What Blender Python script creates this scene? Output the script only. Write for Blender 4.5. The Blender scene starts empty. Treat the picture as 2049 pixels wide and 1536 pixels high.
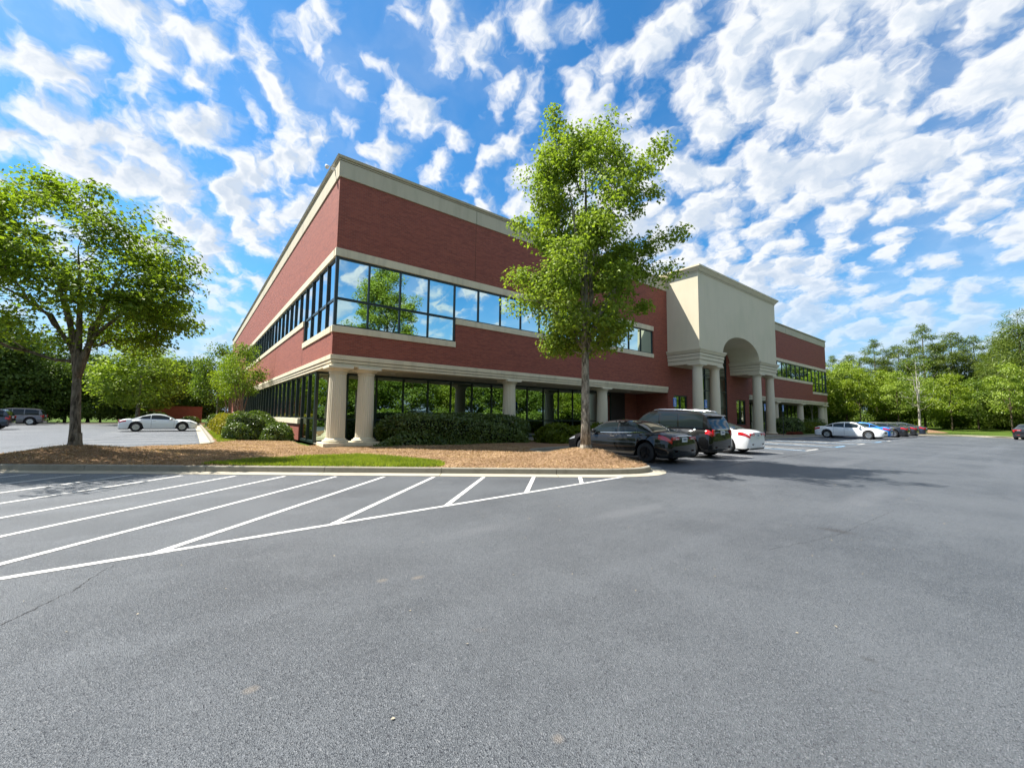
import bpy, bmesh, math, random
import numpy as np
from mathutils import Vector, Matrix, geometry, noise as mnoise
random.seed(7); RNG = np.random.default_rng(7)
SC = bpy.context.scene
COL = SC.collection

# ------------------------------------------------------------------ camera, sky, sun, exposure
YAW, PITCH, ROLL, FPX = 0.9081, 0.0797, 0.0121, 820.03
CAM = Vector((-4.6259, -18.5456, 1.5))
fw = Vector((math.cos(YAW)*math.cos(PITCH), math.sin(YAW)*math.cos(PITCH), math.sin(PITCH)))
rt = Vector((math.sin(YAW), -math.cos(YAW), 0)); upv = rt.cross(fw)
rt2 = rt*math.cos(ROLL) + upv*math.sin(ROLL); up2 = upv*math.cos(ROLL) - rt*math.sin(ROLL)
cd = bpy.data.cameras.new('camera'); cam = bpy.data.objects.new('camera', cd); COL.objects.link(cam)
cd.sensor_width = 36; cd.sensor_fit = 'HORIZONTAL'; cd.lens = 36*FPX/2049; cd.clip_start = .05; cd.clip_end = 4000
cam.matrix_world = Matrix(((rt2.x, up2.x, -fw.x, CAM.x), (rt2.y, up2.y, -fw.y, CAM.y), (rt2.z, up2.z, -fw.z, CAM.z), (0, 0, 0, 1)))
SC.camera = cam
SC.view_settings.view_transform = 'Standard'; SC.view_settings.look = 'None'
SC.view_settings.exposure = 1.55; SC.view_settings.gamma = 1; SC.view_settings.use_curve_mapping = False

SUN = Vector((-.43, .47, 1.0)).normalized()          # towards the sun
SUN_EL = math.asin(SUN.z); SUN_AZ = math.atan2(SUN.x, SUN.y)   # azimuth from +Y towards +X

world = bpy.data.worlds.new('World'); SC.world = world; world.use_nodes = True
class NT:
    """small helper round a node tree"""
    def __init__(s, tree): s.t = tree; s.n = tree.nodes; s.l = tree.links
    def new(s, kind, **kw):
        nd = s.n.new(kind)
        for k, v in kw.items(): setattr(nd, k, v)
        return nd
    def put(s, sock, v):
        if isinstance(v, bpy.types.NodeSocket): s.l.new(v, sock)
        else: sock.default_value = v
    def math(s, op, a, b=0., c=None, clamp=False):
        nd = s.new('ShaderNodeMath', operation=op, use_clamp=clamp)
        s.put(nd.inputs[0], a); s.put(nd.inputs[1], b)
        if c is not None: s.put(nd.inputs[2], c)
        return nd.outputs[0]
    def vmath(s, op, a, b=(0, 0, 0), scale=None):
        nd = s.new('ShaderNodeVectorMath', operation=op)
        s.put(nd.inputs[0], a)
        if op == 'SCALE': s.put(nd.inputs['Scale'], scale)
        else: s.put(nd.inputs[1], b)
        return nd.outputs[0]
    def noise(s, vec, scale, detail=2., rough=.5, dist=0., out='Fac', dims='3D'):
        nd = s.new('ShaderNodeTexNoise', noise_dimensions=dims)
        if vec is not None: s.put(nd.inputs['Vector'], vec)
        nd.inputs['Scale'].default_value = scale; nd.inputs['Detail'].default_value = detail
        nd.inputs['Roughness'].default_value = rough; nd.inputs['Distortion'].default_value = dist
        return nd.outputs[out]
    def ramp(s, fac, stops):
        nd = s.new('ShaderNodeValToRGB'); r = nd.color_ramp
        while len(r.elements) > 1: r.elements.remove(r.elements[-1])
        for i, (p, c) in enumerate(stops):
            e = r.elements[0] if i == 0 else r.elements.new(p)
            e.position = p; e.color = (c[0], c[1], c[2], 1) if isinstance(c, (tuple, list)) else (c, c, c, 1)
        s.put(nd.inputs[0], fac); return nd.outputs[0]
    def mix(s, f, a, b, blend='MIX'):
        nd = s.new('ShaderNodeMix', data_type='RGBA', blend_type=blend)
        s.put(nd.inputs[0], f)
        for q, v in ((6, a), (7, b)):
            s.put(nd.inputs[q], (*v, 1) if isinstance(v, (tuple, list)) and len(v) == 3 else v)
        return nd.outputs[2]
    def smooth(s, v, lo, hi):
        nd = s.new('ShaderNodeMapRange', interpolation_type='SMOOTHSTEP')
        s.put(nd.inputs[0], v); s.put(nd.inputs[1], lo); s.put(nd.inputs[2], hi)
        return nd.outputs[0]

def make_world():
    N = NT(world.node_tree); N.n.clear()
    out = N.new('ShaderNodeOutputWorld'); bg = N.new('ShaderNodeBackground')
    bg.inputs['Strength'].default_value = 0.078
    sky = N.new('ShaderNodeTexSky', sky_type='NISHITA'); sky.sun_disc = False
    sky.sun_elevation = SUN_EL; sky.sun_rotation = SUN_AZ
    sky.air_density = 1.0; sky.dust_density = .4; sky.ozone_density = 3.
    tc = N.new('ShaderNodeTexCoord'); g = tc.outputs['Generated']
    sep = N.new('ShaderNodeSeparateXYZ'); N.put(sep.inputs[0], g); elev = sep.outputs[2]
    z = N.math('ADD', N.math('MAXIMUM', elev, 0.), .50)          # curved cloud deck
    cmb = N.new('ShaderNodeCombineXYZ')
    N.put(cmb.inputs[0], N.math('DIVIDE', sep.outputs[0], z)); N.put(cmb.inputs[1], N.math('DIVIDE', sep.outputs[1], z))
    mp = N.new('ShaderNodeMapping'); N.put(mp.inputs[0], cmb.outputs[0]); mp.inputs['Rotation'].default_value = (0, 0, math.radians(-8))
    mp.inputs['Location'].default_value = (SKX, SKY, 0); mp.inputs['Scale'].default_value = (1.05, .95, 1)
    p = mp.outputs[0]
    wv = N.new('ShaderNodeTexNoise', noise_dimensions='2D'); N.put(wv.inputs['Vector'], p); wv.inputs['Scale'].default_value = 15.; wv.inputs['Detail'].default_value = 3; wv.inputs['Roughness'].default_value = .6
    p = N.vmath('ADD', p, N.vmath('SCALE', N.vmath('SUBTRACT', wv.outputs['Color'], (.5, .5, .5)), scale=.055))
    big = N.noise(mp.outputs[0], 1.1, 2., .5, dims='2D')
    mid_ = N.noise(mp.outputs[0], 4.2, 2., .5, dims='2D'); big = N.math('ADD', big, N.math('MULTIPLY', N.math('SUBTRACT', mid_, .5), .42))
    def dens(v, det):
        vo = N.new('ShaderNodeTexVoronoi', feature='SMOOTH_F1', voronoi_dimensions='2D'); N.put(vo.inputs['Vector'], v); vo.inputs['Scale'].default_value = 15.5; vo.inputs['Smoothness'].default_value = .7
        cell = N.math('SUBTRACT', .80, vo.outputs['Distance'])
        fb = N.noise(v, 15., det, .56, dims='2D')
        return N.math('ADD', N.math('MULTIPLY', cell, .42), N.math('ADD', N.math('MULTIPLY', fb, .72), N.math('MULTIPLY', N.math('SUBTRACT', big, .5), .62)))
    d0 = dens(p, 7.)
    d1 = dens(N.vmath('ADD', p, (-.019, .019, 0)), 4.)
    lowf = N.smooth(elev, .42, .12)
    th = N.math('SUBTRACT', .455, N.math('MULTIPLY', lowf, .08))
    e = N.math('SUBTRACT', d0, th)
    cov = N.smooth(e, -.06, .22)
    thin = N.math('SUBTRACT', 1., N.math('MULTIPLY', N.smooth(elev, .34, .06), .68))
    cov = N.math('MULTIPLY', cov, thin)
    veil = N.math('MULTIPLY', N.smooth(N.noise(p, 1.9, 5., .6, dims='2D'), .40, .80), .30)
    cov = N.math('MULTIPLY', N.math('MAXIMUM', cov, veil), N.smooth(elev, -.04, .02))
    core = N.smooth(e, .12, .42)
    lit = N.smooth(N.math('SUBTRACT', d0, d1), -.12, .10)
    lit = N.math('MULTIPLY', N.math('ADD', .40, N.math('MULTIPLY', lit, .6)), N.math('SUBTRACT', 1., N.math('MULTIPLY', core, .62)))
    ccol = N.mix(lit, (1.95, 2.55, 3.4), (4.65, 4.7, 4.75))
    hs = N.new('ShaderNodeHueSaturation'); hs.inputs['Saturation'].default_value = 1.25; hs.inputs['Value'].default_value = .82
    N.put(hs.inputs['Color'], sky.outputs[0])
    skyc = N.mix(1., hs.outputs[0], (.66, 1.03, 1.06), 'MULTIPLY')
    skyc = N.mix(N.smooth(elev, .30, .02), skyc, (2.1, 2.9, 3.9))
    c = N.mix(cov, skyc, ccol)
    N.put(bg.inputs['Color'], c); N.l.new(bg.outputs[0], out.inputs[0])
SKX, SKY = 8.0, 2.0
make_world()
sd = bpy.data.lights.new('sun', 'SUN'); sd.energy = 4.1; sd.angle = math.radians(.53); sd.color = (1., .955, .88)
sun = bpy.data.objects.new('sun', sd); COL.objects.link(sun); sun.location = (-20, 30, 60)
sun.rotation_euler = (-SUN).to_track_quat('-Z', 'Y').to_euler()

# ------------------------------------------------------------------ materials
MATS = {}
def material(name):
    m = bpy.data.materials.new(name); m.use_nodes = True
    N = NT(m.node_tree); b = N.n['Principled BSDF']; MATS[name] = m
    return m, N, b
def coords(N, kind='Object'): return N.new('ShaderNodeTexCoord').outputs[kind]
def bump(N, b, h, strength, dist=.02):
    bn = N.new('ShaderNodeBump'); bn.inputs['Strength'].default_value = strength; bn.inputs['Distance'].default_value = dist
    N.put(bn.inputs['Height'], h); N.l.new(bn.outputs[0], b.inputs['Normal'])
def plain(name, col, rough=.5, metal=0., coat=0., var=0., vscale=3., spec=.5):
    m, N, b = material(name)
    b.inputs['Roughness'].default_value = rough; b.inputs['Metallic'].default_value = metal
    b.inputs['Coat Weight'].default_value = coat; b.inputs['Coat Roughness'].default_value = .03
    b.inputs['Specular IOR Level'].default_value = spec
    if var:
        f = N.noise(coords(N), vscale, 4., .6)
        N.put(b.inputs['Base Color'], N.mix(f, tuple(c*(1-var) for c in col), tuple(min(1, c*(1+var)) for c in col)))
    else: b.inputs['Base Color'].default_value = (*col, 1)
    return m

def m_brick():
    m, N, b = material('brick')
    co = coords(N); ge = N.new('ShaderNodeNewGeometry')
    s1 = N.new('ShaderNodeSeparateXYZ'); N.put(s1.inputs[0], co)
    s2 = N.new('ShaderNodeSeparateXYZ'); N.put(s2.inputs[0], ge.outputs['True Normal'])
    u = N.math('ADD', N.math('MULTIPLY', s1.outputs[0], N.math('ABSOLUTE', s2.outputs[1])), N.math('MULTIPLY', s1.outputs[1], N.math('ABSOLUTE', s2.outputs[0])))
    cb = N.new('ShaderNodeCombineXYZ'); N.put(cb.inputs[0], u); N.put(cb.inputs[1], s1.outputs[2])
    bt = N.new('ShaderNodeTexBrick'); N.put(bt.inputs['Vector'], cb.outputs[0])
    bt.inputs['Scale'].default_value = 1; bt.inputs['Brick Width'].default_value = .205; bt.inputs['Row Height'].default_value = .0677
    bt.inputs['Mortar Size'].default_value = .0055; bt.inputs['Mortar Smooth'].default_value = .2; bt.inputs['Bias'].default_value = -.1
    bt.inputs['Color1'].default_value = (.32, .082, .048, 1); bt.inputs['Color2'].default_value = (.215, .050, .033, 1)
    bt.inputs['Mortar'].default_value = (.27, .135, .095, 1)
    st = N.noise(cb.outputs[0], .55, 5., .6); fine = N.noise(cb.outputs[0], 9., 3., .6)
    c = N.mix(N.smooth(st, .35, .7), bt.outputs['Color'], (.30, .085, .055), 'MIX')
    mx = N.mix(.30, bt.outputs['Color'], c)
    mx = N.mix(N.math('MULTIPLY', fine, .5), mx, N.mix(1., mx, (.72, .70, .72), 'MULTIPLY'))
    bm_ = N.new('ShaderNodeMapping'); N.put(bm_.inputs[0], cb.outputs[0]); bm_.inputs['Scale'].default_value = (.35, 5., 1)
    bd_ = N.noise(bm_.outputs[0], 1.6, 5., .65)
    mx = N.mix(N.smooth(bd_, .42, .70), mx, N.mix(1., mx, (.84, .80, .82), 'MULTIPLY'))
    N.put(b.inputs['Base Color'], mx); b.inputs['Roughness'].default_value = .82
    h = N.math('ADD', N.math('MULTIPLY', bt.outputs['Fac'], -1.), N.math('MULTIPLY', fine, .3))
    bump(N, b, h, .5, .006)
m_brick()
def m_stone(name, col, scale=1., streak=.18):
    m, N, b = material(name)
    co = coords(N)
    mp = N.new('ShaderNodeMapping'); N.put(mp.inputs[0], co); mp.inputs['Scale'].default_value = (1.6, 1.6, .22)
    st = N.noise(mp.outputs[0], 1.4*scale, 6., .62); fi = N.noise(co, 60., 3., .6); lg = N.noise(co, .35, 3., .5)
    c = N.mix(N.smooth(st, .42, .8), col, tuple(k*(1-streak*1.5) for k in col))
    c = N.mix(N.math('MULTIPLY', fi, .35), c, tuple(k*.72 for k in col))
    c = N.mix(N.smooth(lg, .45, .7), c, N.mix(1., c, (.93, .95, .93), 'MULTIPLY'))
    N.put(b.inputs['Base Color'], c); b.inputs['Roughness'].default_value = .85
    bump(N, b, fi, .25, .004)
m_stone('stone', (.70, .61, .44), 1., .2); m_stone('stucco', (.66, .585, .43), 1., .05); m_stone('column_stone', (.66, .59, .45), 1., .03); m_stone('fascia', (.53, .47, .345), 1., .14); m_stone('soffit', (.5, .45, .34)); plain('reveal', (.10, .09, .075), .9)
def m_kerb():
    m, N, b = material('concrete'); co = coords(N)
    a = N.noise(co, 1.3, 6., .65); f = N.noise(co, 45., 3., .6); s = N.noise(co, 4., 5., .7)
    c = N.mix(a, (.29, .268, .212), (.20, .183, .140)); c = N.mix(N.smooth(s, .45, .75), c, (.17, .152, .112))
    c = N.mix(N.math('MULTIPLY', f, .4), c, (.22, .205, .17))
    N.put(b.inputs['Base Color'], c); b.inputs['Roughness'].default_value = .9; bump(N, b, f, .4, .004)
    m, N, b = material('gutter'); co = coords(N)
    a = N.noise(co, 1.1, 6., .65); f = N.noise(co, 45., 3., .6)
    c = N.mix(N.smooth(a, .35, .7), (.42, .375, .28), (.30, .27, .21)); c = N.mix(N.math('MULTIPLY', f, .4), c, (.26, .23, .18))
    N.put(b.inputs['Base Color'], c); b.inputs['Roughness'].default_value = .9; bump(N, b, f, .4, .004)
m_kerb()
def m_asphalt():
    m, N, b = material('asphalt'); co = coords(N)
    v = N.new('ShaderNodeTexVoronoi'); N.put(v.inputs['Vector'], co); v.inputs['Scale'].default_value = 150.
    v2 = N.new('ShaderNodeTexVoronoi'); N.put(v2.inputs['Vector'], co); v2.inputs['Scale'].default_value = 85.
    sp = N.noise(co, 95., 2., .7); lg = N.noise(co, .30, 6., .62); md = N.noise(co, 1.5, 7., .70); tr = N.new('ShaderNodeMapping')
    N.put(tr.inputs[0], co); tr.inputs['Scale'].default_value = (.035, .55, 1); tk = N.noise(tr.outputs[0], 1.3, 4., .55)
    base = N.mix(N.smooth(lg, .36, .64), (.047, .053, .060), (.090, .099, .108))
    base = N.mix(N.smooth(md, .45, .75), base, (.096, .105, .114))
    base = N.mix(N.smooth(tk, .5, .75), base, (.112, .122, .134))
    sepc = N.new('ShaderNodeSeparateColor'); N.put(sepc.inputs[0], v.outputs['Color'])
    c = N.mix(N.smooth(sepc.outputs[0], .68, 1.), base, (.155, .166, .180))           # pale stones
    c = N.mix(N.smooth(sepc.outputs[1], .75, 1.), c, (.014, .016, .022))              # dark pits
    c = N.mix(N.math('MULTIPLY', sp, .40), c, (.034, .039, .048))
    sc2 = N.new('ShaderNodeSeparateColor'); N.put(sc2.inputs[0], v2.outputs['Color'])
    c = N.mix(N.math('MULTIPLY', N.smooth(sc2.outputs[2], .992, 1.), .5), c, (.20, .205, .21))              # rare bright chips
    ru = N.noise(co, .9, 3., .6)
    c = N.mix(N.math('MULTIPLY', N.smooth(ru, .70, .78), .35), c, (.11, .080, .055))  # rusty marks
    def blot(px, py, rx, ry, amt, col):
        dv = N.vmath('MULTIPLY', N.vmath('SUBTRACT', co, (px, py, 0)), (1/rx, 1/ry, 0))
        ln = N.new('ShaderNodeVectorMath', operation='LENGTH'); N.put(ln.inputs[0], dv)
        return N.math('MULTIPLY', N.smooth(N.math('ADD', ln.outputs['Value'], N.math('MULTIPLY', N.math('SUBTRACT', md, .5), 2.)), 1.1, .25), amt), col
    for q in ((2.42, -16.76, .13, .22, .65, (.026, .023, .022)), (-1.16, -17.81, .035, .06, .5, (.03, .03, .03)), (-1.53, -17.89, .03, .05, .5, (.03, .03, .03)), (-3.16, -14.78, .07, .05, .5, (.20, .17, .13)), (-2.88, -14.91, .08, .05, .5, (.20, .17, .13)), (-4.28, -15.82, .05, .04, .45, (.19, .16, .13)), (-3.18, -17.08, .04, .04, .5, (.19, .16, .13)), (1.0, -14.4, 1.3, .25, .30, (.15, .155, .165)), (6., -16.4, 2.2, .35, .28, (.15, .155, .165)), (-1.5, -13.9, .9, .22, .22, (.15, .155, .165)), (14., -14.2, 3., .4, .25, (.15, .155, .165)), (10, -18.5, 2.5, .4, .25, (.045, .048, .055))):
        f_, c_ = blot(*q); c = N.mix(f_, c, c_)
    N.put(b.inputs['Base Color'], c)
    N.put(b.inputs['Roughness'], N.math('ADD', N.math('MULTIPLY', lg, .2), .40))
    b.inputs['Specular IOR Level'].default_value = .5
    bump(N, b, N.math('ADD', v.outputs['Distance'], N.math('MULTIPLY', sp, .6)), .8, .009)
m_asphalt()
def m_ground():
    m, N, b = material('mulch'); co = coords(N)
    mp = N.new('ShaderNodeMapping'); N.put(mp.inputs[0], co); mp.inputs['Scale'].default_value = (1, 1, 1)
    a = N.noise(co, 38., 5., .7); g = N.noise(co, 1.5, 4., .6); w = N.new('ShaderNodeTexVoronoi'); N.put(w.inputs['Vector'], co); w.inputs['Scale'].default_value = 24.
    c = N.ramp(a, [(.3, (.075, .042, .023)), (.5, (.235, .145, .083)), (.68, (.41, .275, .16))])
    c = N.mix(N.smooth(g, .4, .7), c, (.225, .14, .08)); N.put(b.inputs['Base Color'], c); b.inputs['Roughness'].default_value = 1.
    b.inputs['Specular IOR Level'].default_value = .1
    bump(N, b, N.math('ADD', a, w.outputs['Distance']), 1., .03)
    m, N, b = material('lawn'); co = coords(N)
    a = N.noise(co, 55., 4., .7); g = N.noise(co, .8, 5., .6)
    c = N.mix(a, (.030, .062, .008), (.075, .125, .016)); c = N.mix(N.smooth(g, .4, .75), c, (.095, .125, .026))
    N.put(b.inputs['Base Color'], c); b.inputs['Roughness'].default_value = 1.; b.inputs['Specular IOR Level'].default_value = .1
    bump(N, b, a, 1., .03)
m_ground()
def m_leaf(name, dark, light, trans=.45, gloss=.4, shine=.0):
    m, N, b = material(name); N.n.remove(b); out = N.n['Material Output']
    ge = N.new('ShaderNodeNewGeometry'); co = coords(N)
    big = N.noise(co, .9, 3., .6)
    f = N.math('ADD', N.math('MULTIPLY', ge.outputs['Random Per Island'], .6), N.math('MULTIPLY', N.smooth(big, .3, .7), .4))
    c = N.mix(f, dark, light)
    df = N.new('ShaderNodeBsdfDiffuse'); N.put(df.inputs[0], c)
    tr = N.new('ShaderNodeBsdfTranslucent'); N.put(tr.inputs[0], N.mix(1., c, (1.25, 1.35, .55), 'MULTIPLY'))
    gl = N.new('ShaderNodeBsdfGlossy'); gl.inputs['Roughness'].default_value = gloss; gl.inputs[0].default_value = (1, 1, 1, 1)
    m1 = N.new('ShaderNodeMixShader'); m1.inputs[0].default_value = trans; N.l.new(df.outputs[0], m1.inputs[1]); N.l.new(tr.outputs[0], m1.inputs[2])
    m2 = N.new('ShaderNodeMixShader'); m2.inputs[0].default_value = .035 if gloss < .35 else .012; N.l.new(m1.outputs[0], m2.inputs[1]); N.l.new(gl.outputs[0], m2.inputs[2])
    N.l.new(m2.outputs[0], out.inputs[0])
m_leaf('maple_leaf', (.10, .165, .022), (.33, .41, .060), .42)
m_leaf('maple_leaf_dark', (.075, .135, .016), (.27, .345, .034), .48)
m_leaf('oak_leaf', (.060, .115, .016), (.19, .26, .034), .42)
m_leaf('lime_leaf', (.10, .17, .014), (.28, .34, .03), .42)
m_leaf('pine_needle', (.050, .095, .016), (.17, .21, .034), .35)
m_leaf('wood_leaf', (.038, .078, .014), (.13, .185, .028), .32)
m_leaf('hedge_leaf', (.030, .064, .012), (.15, .205, .04), .25, .3)
m_leaf('bush_leaf', (.035, .075, .010), (.15, .20, .03), .3, .3)
m_leaf('gold_leaf', (.13, .14, .012), (.34, .28, .03), .35, .4)
m_leaf('juniper_leaf', (.05, .085, .008), (.16, .19, .015), .35)
m_leaf('grass_blade', (.12, .165, .018), (.34, .38, .05), .4)
m_leaf('straw', (.15, .085, .045), (.58, .40, .235), .15, .6)
def m_bark(name, a, b_, scale=1.):
    m, N, b = material(name); co = coords(N)
    mp = N.new('ShaderNodeMapping'); N.put(mp.inputs[0], co); mp.inputs['Scale'].default_value = (6*scale, 6*scale, 1.6*scale)
    n1 = N.noise(mp.outputs[0], 2.2, 7., .68, .6); n2 = N.noise(co, 2.2, 3., .6)
    c = N.mix(N.smooth(n1, .36, .66), a, b_); c = N.mix(N.smooth(n2, .5, .75), c, tuple(k*.7 for k in b_))
    N.put(b.inputs['Base Color'], c); b.inputs['Roughness'].default_value = .9; b.inputs['Specular IOR Level'].default_value = .2
    bump(N, b, n1, 1., .03)
m_bark('bark_grey', (.085, .07, .052), (.42, .375, .30)); m_bark('bark_brown', (.05, .038, .026), (.17, .125, .085))
m_bark('bark_mid', (.06, .048, .035), (.25, .205, .155)); m_bark('bark_dark', (.025, .019, .014), (.085, .062, .045)); m_bark('bark_white', (.30, .27, .22), (.62, .59, .52)); m_bark('bark_tan', (.14, .075, .05), (.32, .20, .14))
def m_glass(name, col, rough=.012, dark=.0):
    m, N, b = material(name); b.inputs['Metallic'].default_value = 1.; b.inputs['Roughness'].default_value = rough
    b.inputs['Base Color'].default_value = (*col, 1)
    n = N.noise(coords(N), .8, 1., .4); bump(N, b, n, .12, .02)
for nm_, c_ in (('mirror_glass', (.62, .76, .76)), ('lobby_glass', (.42, .50, .46)), ('side_glass', (.62, .68, .72))):
    m_glass(nm_, c_); m_glass(nm_+'_b', tuple(k*.92 for k in c_)); m_glass(nm_+'_c', (c_[0]*.95, c_[1]*.99, c_[2]*.96))
def m_carglass():
    m, N, b = material('car_glass'); b.inputs['Base Color'].default_value = (.012, .018, .02, 1); b.inputs['Roughness'].default_value = .02
    b.inputs['IOR'].default_value = 1.42
m_carglass()
plain('mullion', (.012, .024, .024), .35); plain('mullion_light', (.10, .115, .115), .4)
plain('dark_void', (.012, .012, .013), .8); plain('door_dark', (.03, .022, .02), .5)
plain('roof_membrane', (.35, .35, .34), .9); plain('downlight', (.75, .72, .66), .5)
def m_paint():
    m, N, b = material('road_paint'); co = coords(N); f = N.noise(co, 26., 5., .7); g = N.noise(co, 3., 4., .6)
    c = N.mix(N.smooth(N.math('ADD', f, N.math('MULTIPLY', g, .35)), .62, .90), (.56, .55, .52), (.15, .155, .16)); N.put(b.inputs['Base Color'], c); b.inputs['Roughness'].default_value = .7
    m, N, b = material('road_paint_blue'); co = coords(N); f = N.noise(co, 26., 5., .7)
    N.put(b.inputs['Base Color'], N.mix(N.smooth(f, .5, .75), (.12, .36, .62), (.3, .36, .42))); b.inputs['Roughness'].default_value = .7
m_paint()
plain('crack_fill', (.018, .018, .02), .8); plain('oil_stain', (.04, .037, .036), .45)
plain('sign_blue', (.01, .13, .45), .4); plain('sign_white', (.8, .8, .8), .45); plain('sign_post', (.03, .035, .03), .5)
plain('camera_white', (.75, .76, .77), .35)
plain('paint_black', (.005, .005, .006), .5, 0, 1., spec=.1); plain('paint_suv_black', (.003, .0034, .004), .5, 0, 1., spec=.1)
plain('paint_white', (.78, .79, .80), .3, 0, 1.); plain('paint_pearl', (.72, .76, .75), .3, 0, 1.); plain('paint_blue', (.01, .19, .62), .25, .2, 1.)
plain('paint_charcoal', (.018, .02, .024), .3, .3, 1.); plain('paint_grey', (.12, .117, .122), .35, .5, 1.); plain('paint_navy', (.02, .032, .055), .3, .2, 1.)
plain('paint_graphite', (.035, .038, .045), .3, .4, 1.)
plain('tyre', (.012, .012, .013), .85); plain('rim_alloy', (.62, .63, .65), .25, .9); plain('rim_dark', (.02, .02, .022), .3, .6); plain('trim_black', (.01, .01, .011), .55)
plain('chrome', (.82, .83, .85), .1, 1.); plain('tail_red', (.42, .008, .012), .12, 0, 1.); plain('tail_clear', (.75, .6, .6), .12, 0, 1.); plain('head_clear', (.35, .37, .40), .08, .3, 1.)
plain('plate', (.72, .74, .74), .5); plain('plate_mark', (.10, .12, .2), .6)

# ------------------------------------------------------------------ mesh helpers
def link(o, parent=None):
    COL.objects.link(o)
    if parent is not None: o.parent = parent
    return o
def tag(o, label=None, cat=None, group=None, kind=None):
    if label: o['label'] = label
    if cat: o['category'] = cat
    if group: o['group'] = group
    if kind: o['kind'] = kind
    return o
def empty(name, loc=(0, 0, 0), rz=0., label=None, cat=None, group=None, parent=None):
    o = bpy.data.objects.new(name, None); o.location = loc; o.rotation_euler = (0, 0, rz); o.empty_display_size = .2
    return tag(link(o, parent), label, cat, group)
def addmesh(name, me, mat, parent=None, kind=None, loc=None):
    o = bpy.data.objects.new(name, me); link(o, parent)
    mats = mat if isinstance(mat, (list, tuple)) else [mat]
    for k in mats: me.materials.append(MATS[k])
    if kind: o['kind'] = kind
    if loc is not None: o.location = loc
    return o
class MB:
    def __init__(s): s.v = []; s.f = []; s.m = []
    def add(s, vs, fs, mi=0):
        b = len(s.v); s.v += [tuple(p) for p in vs]; s.f += [tuple(b+i for i in f) for f in fs]; s.m += [mi]*len(fs)
    def box(s, x0, x1, y0, y1, z0, z1, mi=0):
        s.add([(x0, y0, z0), (x1, y0, z0), (x1, y1, z0), (x0, y1, z0), (x0, y0, z1), (x1, y0, z1), (x1, y1, z1), (x0, y1, z1)],
              [(0, 3, 2, 1), (4, 5, 6, 7), (0, 1, 5, 4), (1, 2, 6, 5), (2, 3, 7, 6), (3, 0, 4, 7)], mi)
    def frus(s, a, b, z0, z1):
        (x0, x1, y0, y1), (X0, X1, Y0, Y1) = a, b
        s.add([(x0, y0, z0), (x1, y0, z0), (x1, y1, z0), (x0, y1, z0), (X0, Y0, z1), (X1, Y0, z1), (X1, Y1, z1), (X0, Y1, z1)],
              [(0, 3, 2, 1), (4, 5, 6, 7), (0, 1, 5, 4), (1, 2, 6, 5), (2, 3, 7, 6), (3, 0, 4, 7)])
    def lathe(s, c, prof, n=24, axis='z', flutes=0, depth=0., caps=True):
        cx, cy, cz = c; rings = []
        for r, h in prof:
            ring = []
            for k in range(n):
                a = 2*math.pi*k/n
                rr = r if not flutes else r - depth*abs(math.sin(flutes*a/2))**.7*0 - depth*(1-abs(math.sin(flutes*a/2)))
                if axis == 'z': ring.append((cx+rr*math.cos(a), cy+rr*math.sin(a), cz+h))
                elif axis == 'y': ring.append((cx+rr*math.cos(a), cy+h, cz+rr*math.sin(a)))
                else: ring.append((cx+h, cy+rr*math.cos(a), cz+rr*math.sin(a)))
            rings.append(ring)
        vs = [p for r in rings for p in r]; fs = []
        for i in range(len(rings)-1):
            for k in range(n): fs.append((i*n+k, i*n+(k+1) % n, (i+1)*n+(k+1) % n, (i+1)*n+k))
        if caps: fs.append(tuple(range(n))[::-1]); fs.append(tuple((len(rings)-1)*n+k for k in range(n)))
        s.add(vs, fs)
    def tube(s, pts, rad, n=8):
        pts = [Vector(p) for p in pts]; rings = []; up = None
        for i, p in enumerate(pts):
            d = (pts[min(i+1, len(pts)-1)] - pts[max(i-1, 0)]).normalized()
            if up is None: up = d.orthogonal().normalized()
            up = (up - d*up.dot(d)).normalized(); sd_ = d.cross(up); r = rad[i] if hasattr(rad, '__len__') else rad
            rings.append([p + (up*math.cos(2*math.pi*k/n) + sd_*math.sin(2*math.pi*k/n))*r for k in range(n)])
        vs = [q for r in rings for q in r]; fs = []
        for i in range(len(rings)-1):
            for k in range(n): fs.append((i*n+k, i*n+(k+1) % n, (i+1)*n+(k+1) % n, (i+1)*n+k))
        fs.append(tuple(range(n))[::-1]); fs.append(tuple((len(rings)-1)*n+k for k in range(n)))
        s.add(vs, fs)
    def mesh(s, name, smooth=False, angle=None, recalc=True, bevel=0.):
        me = bpy.data.meshes.new(name); me.from_pydata(s.v, [], s.f)
        if any(s.m): me.polygons.foreach_set('material_index', s.m)
        if recalc or bevel:
            bm = bmesh.new(); bm.from_mesh(me); bmesh.ops.recalc_face_normals(bm, faces=bm.faces)
            if bevel: bmesh.ops.bevel(bm, geom=[e for e in bm.edges if len(e.link_faces) == 2 and e.calc_face_angle(0) > .6], offset=bevel, segments=1, affect='EDGES')
            bm.to_mesh(me); bm.free()
        if smooth:
            me.polygons.foreach_set('use_smooth', [True]*len(me.polygons))
            if angle: me.set_sharp_from_angle(angle=math.radians(angle))
        me.update(); return me
    def obj(s, name, mat, parent=None, kind=None, loc=None, **kw): return addmesh(name, s.mesh(name, **kw), mat, parent, kind, loc)

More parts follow.
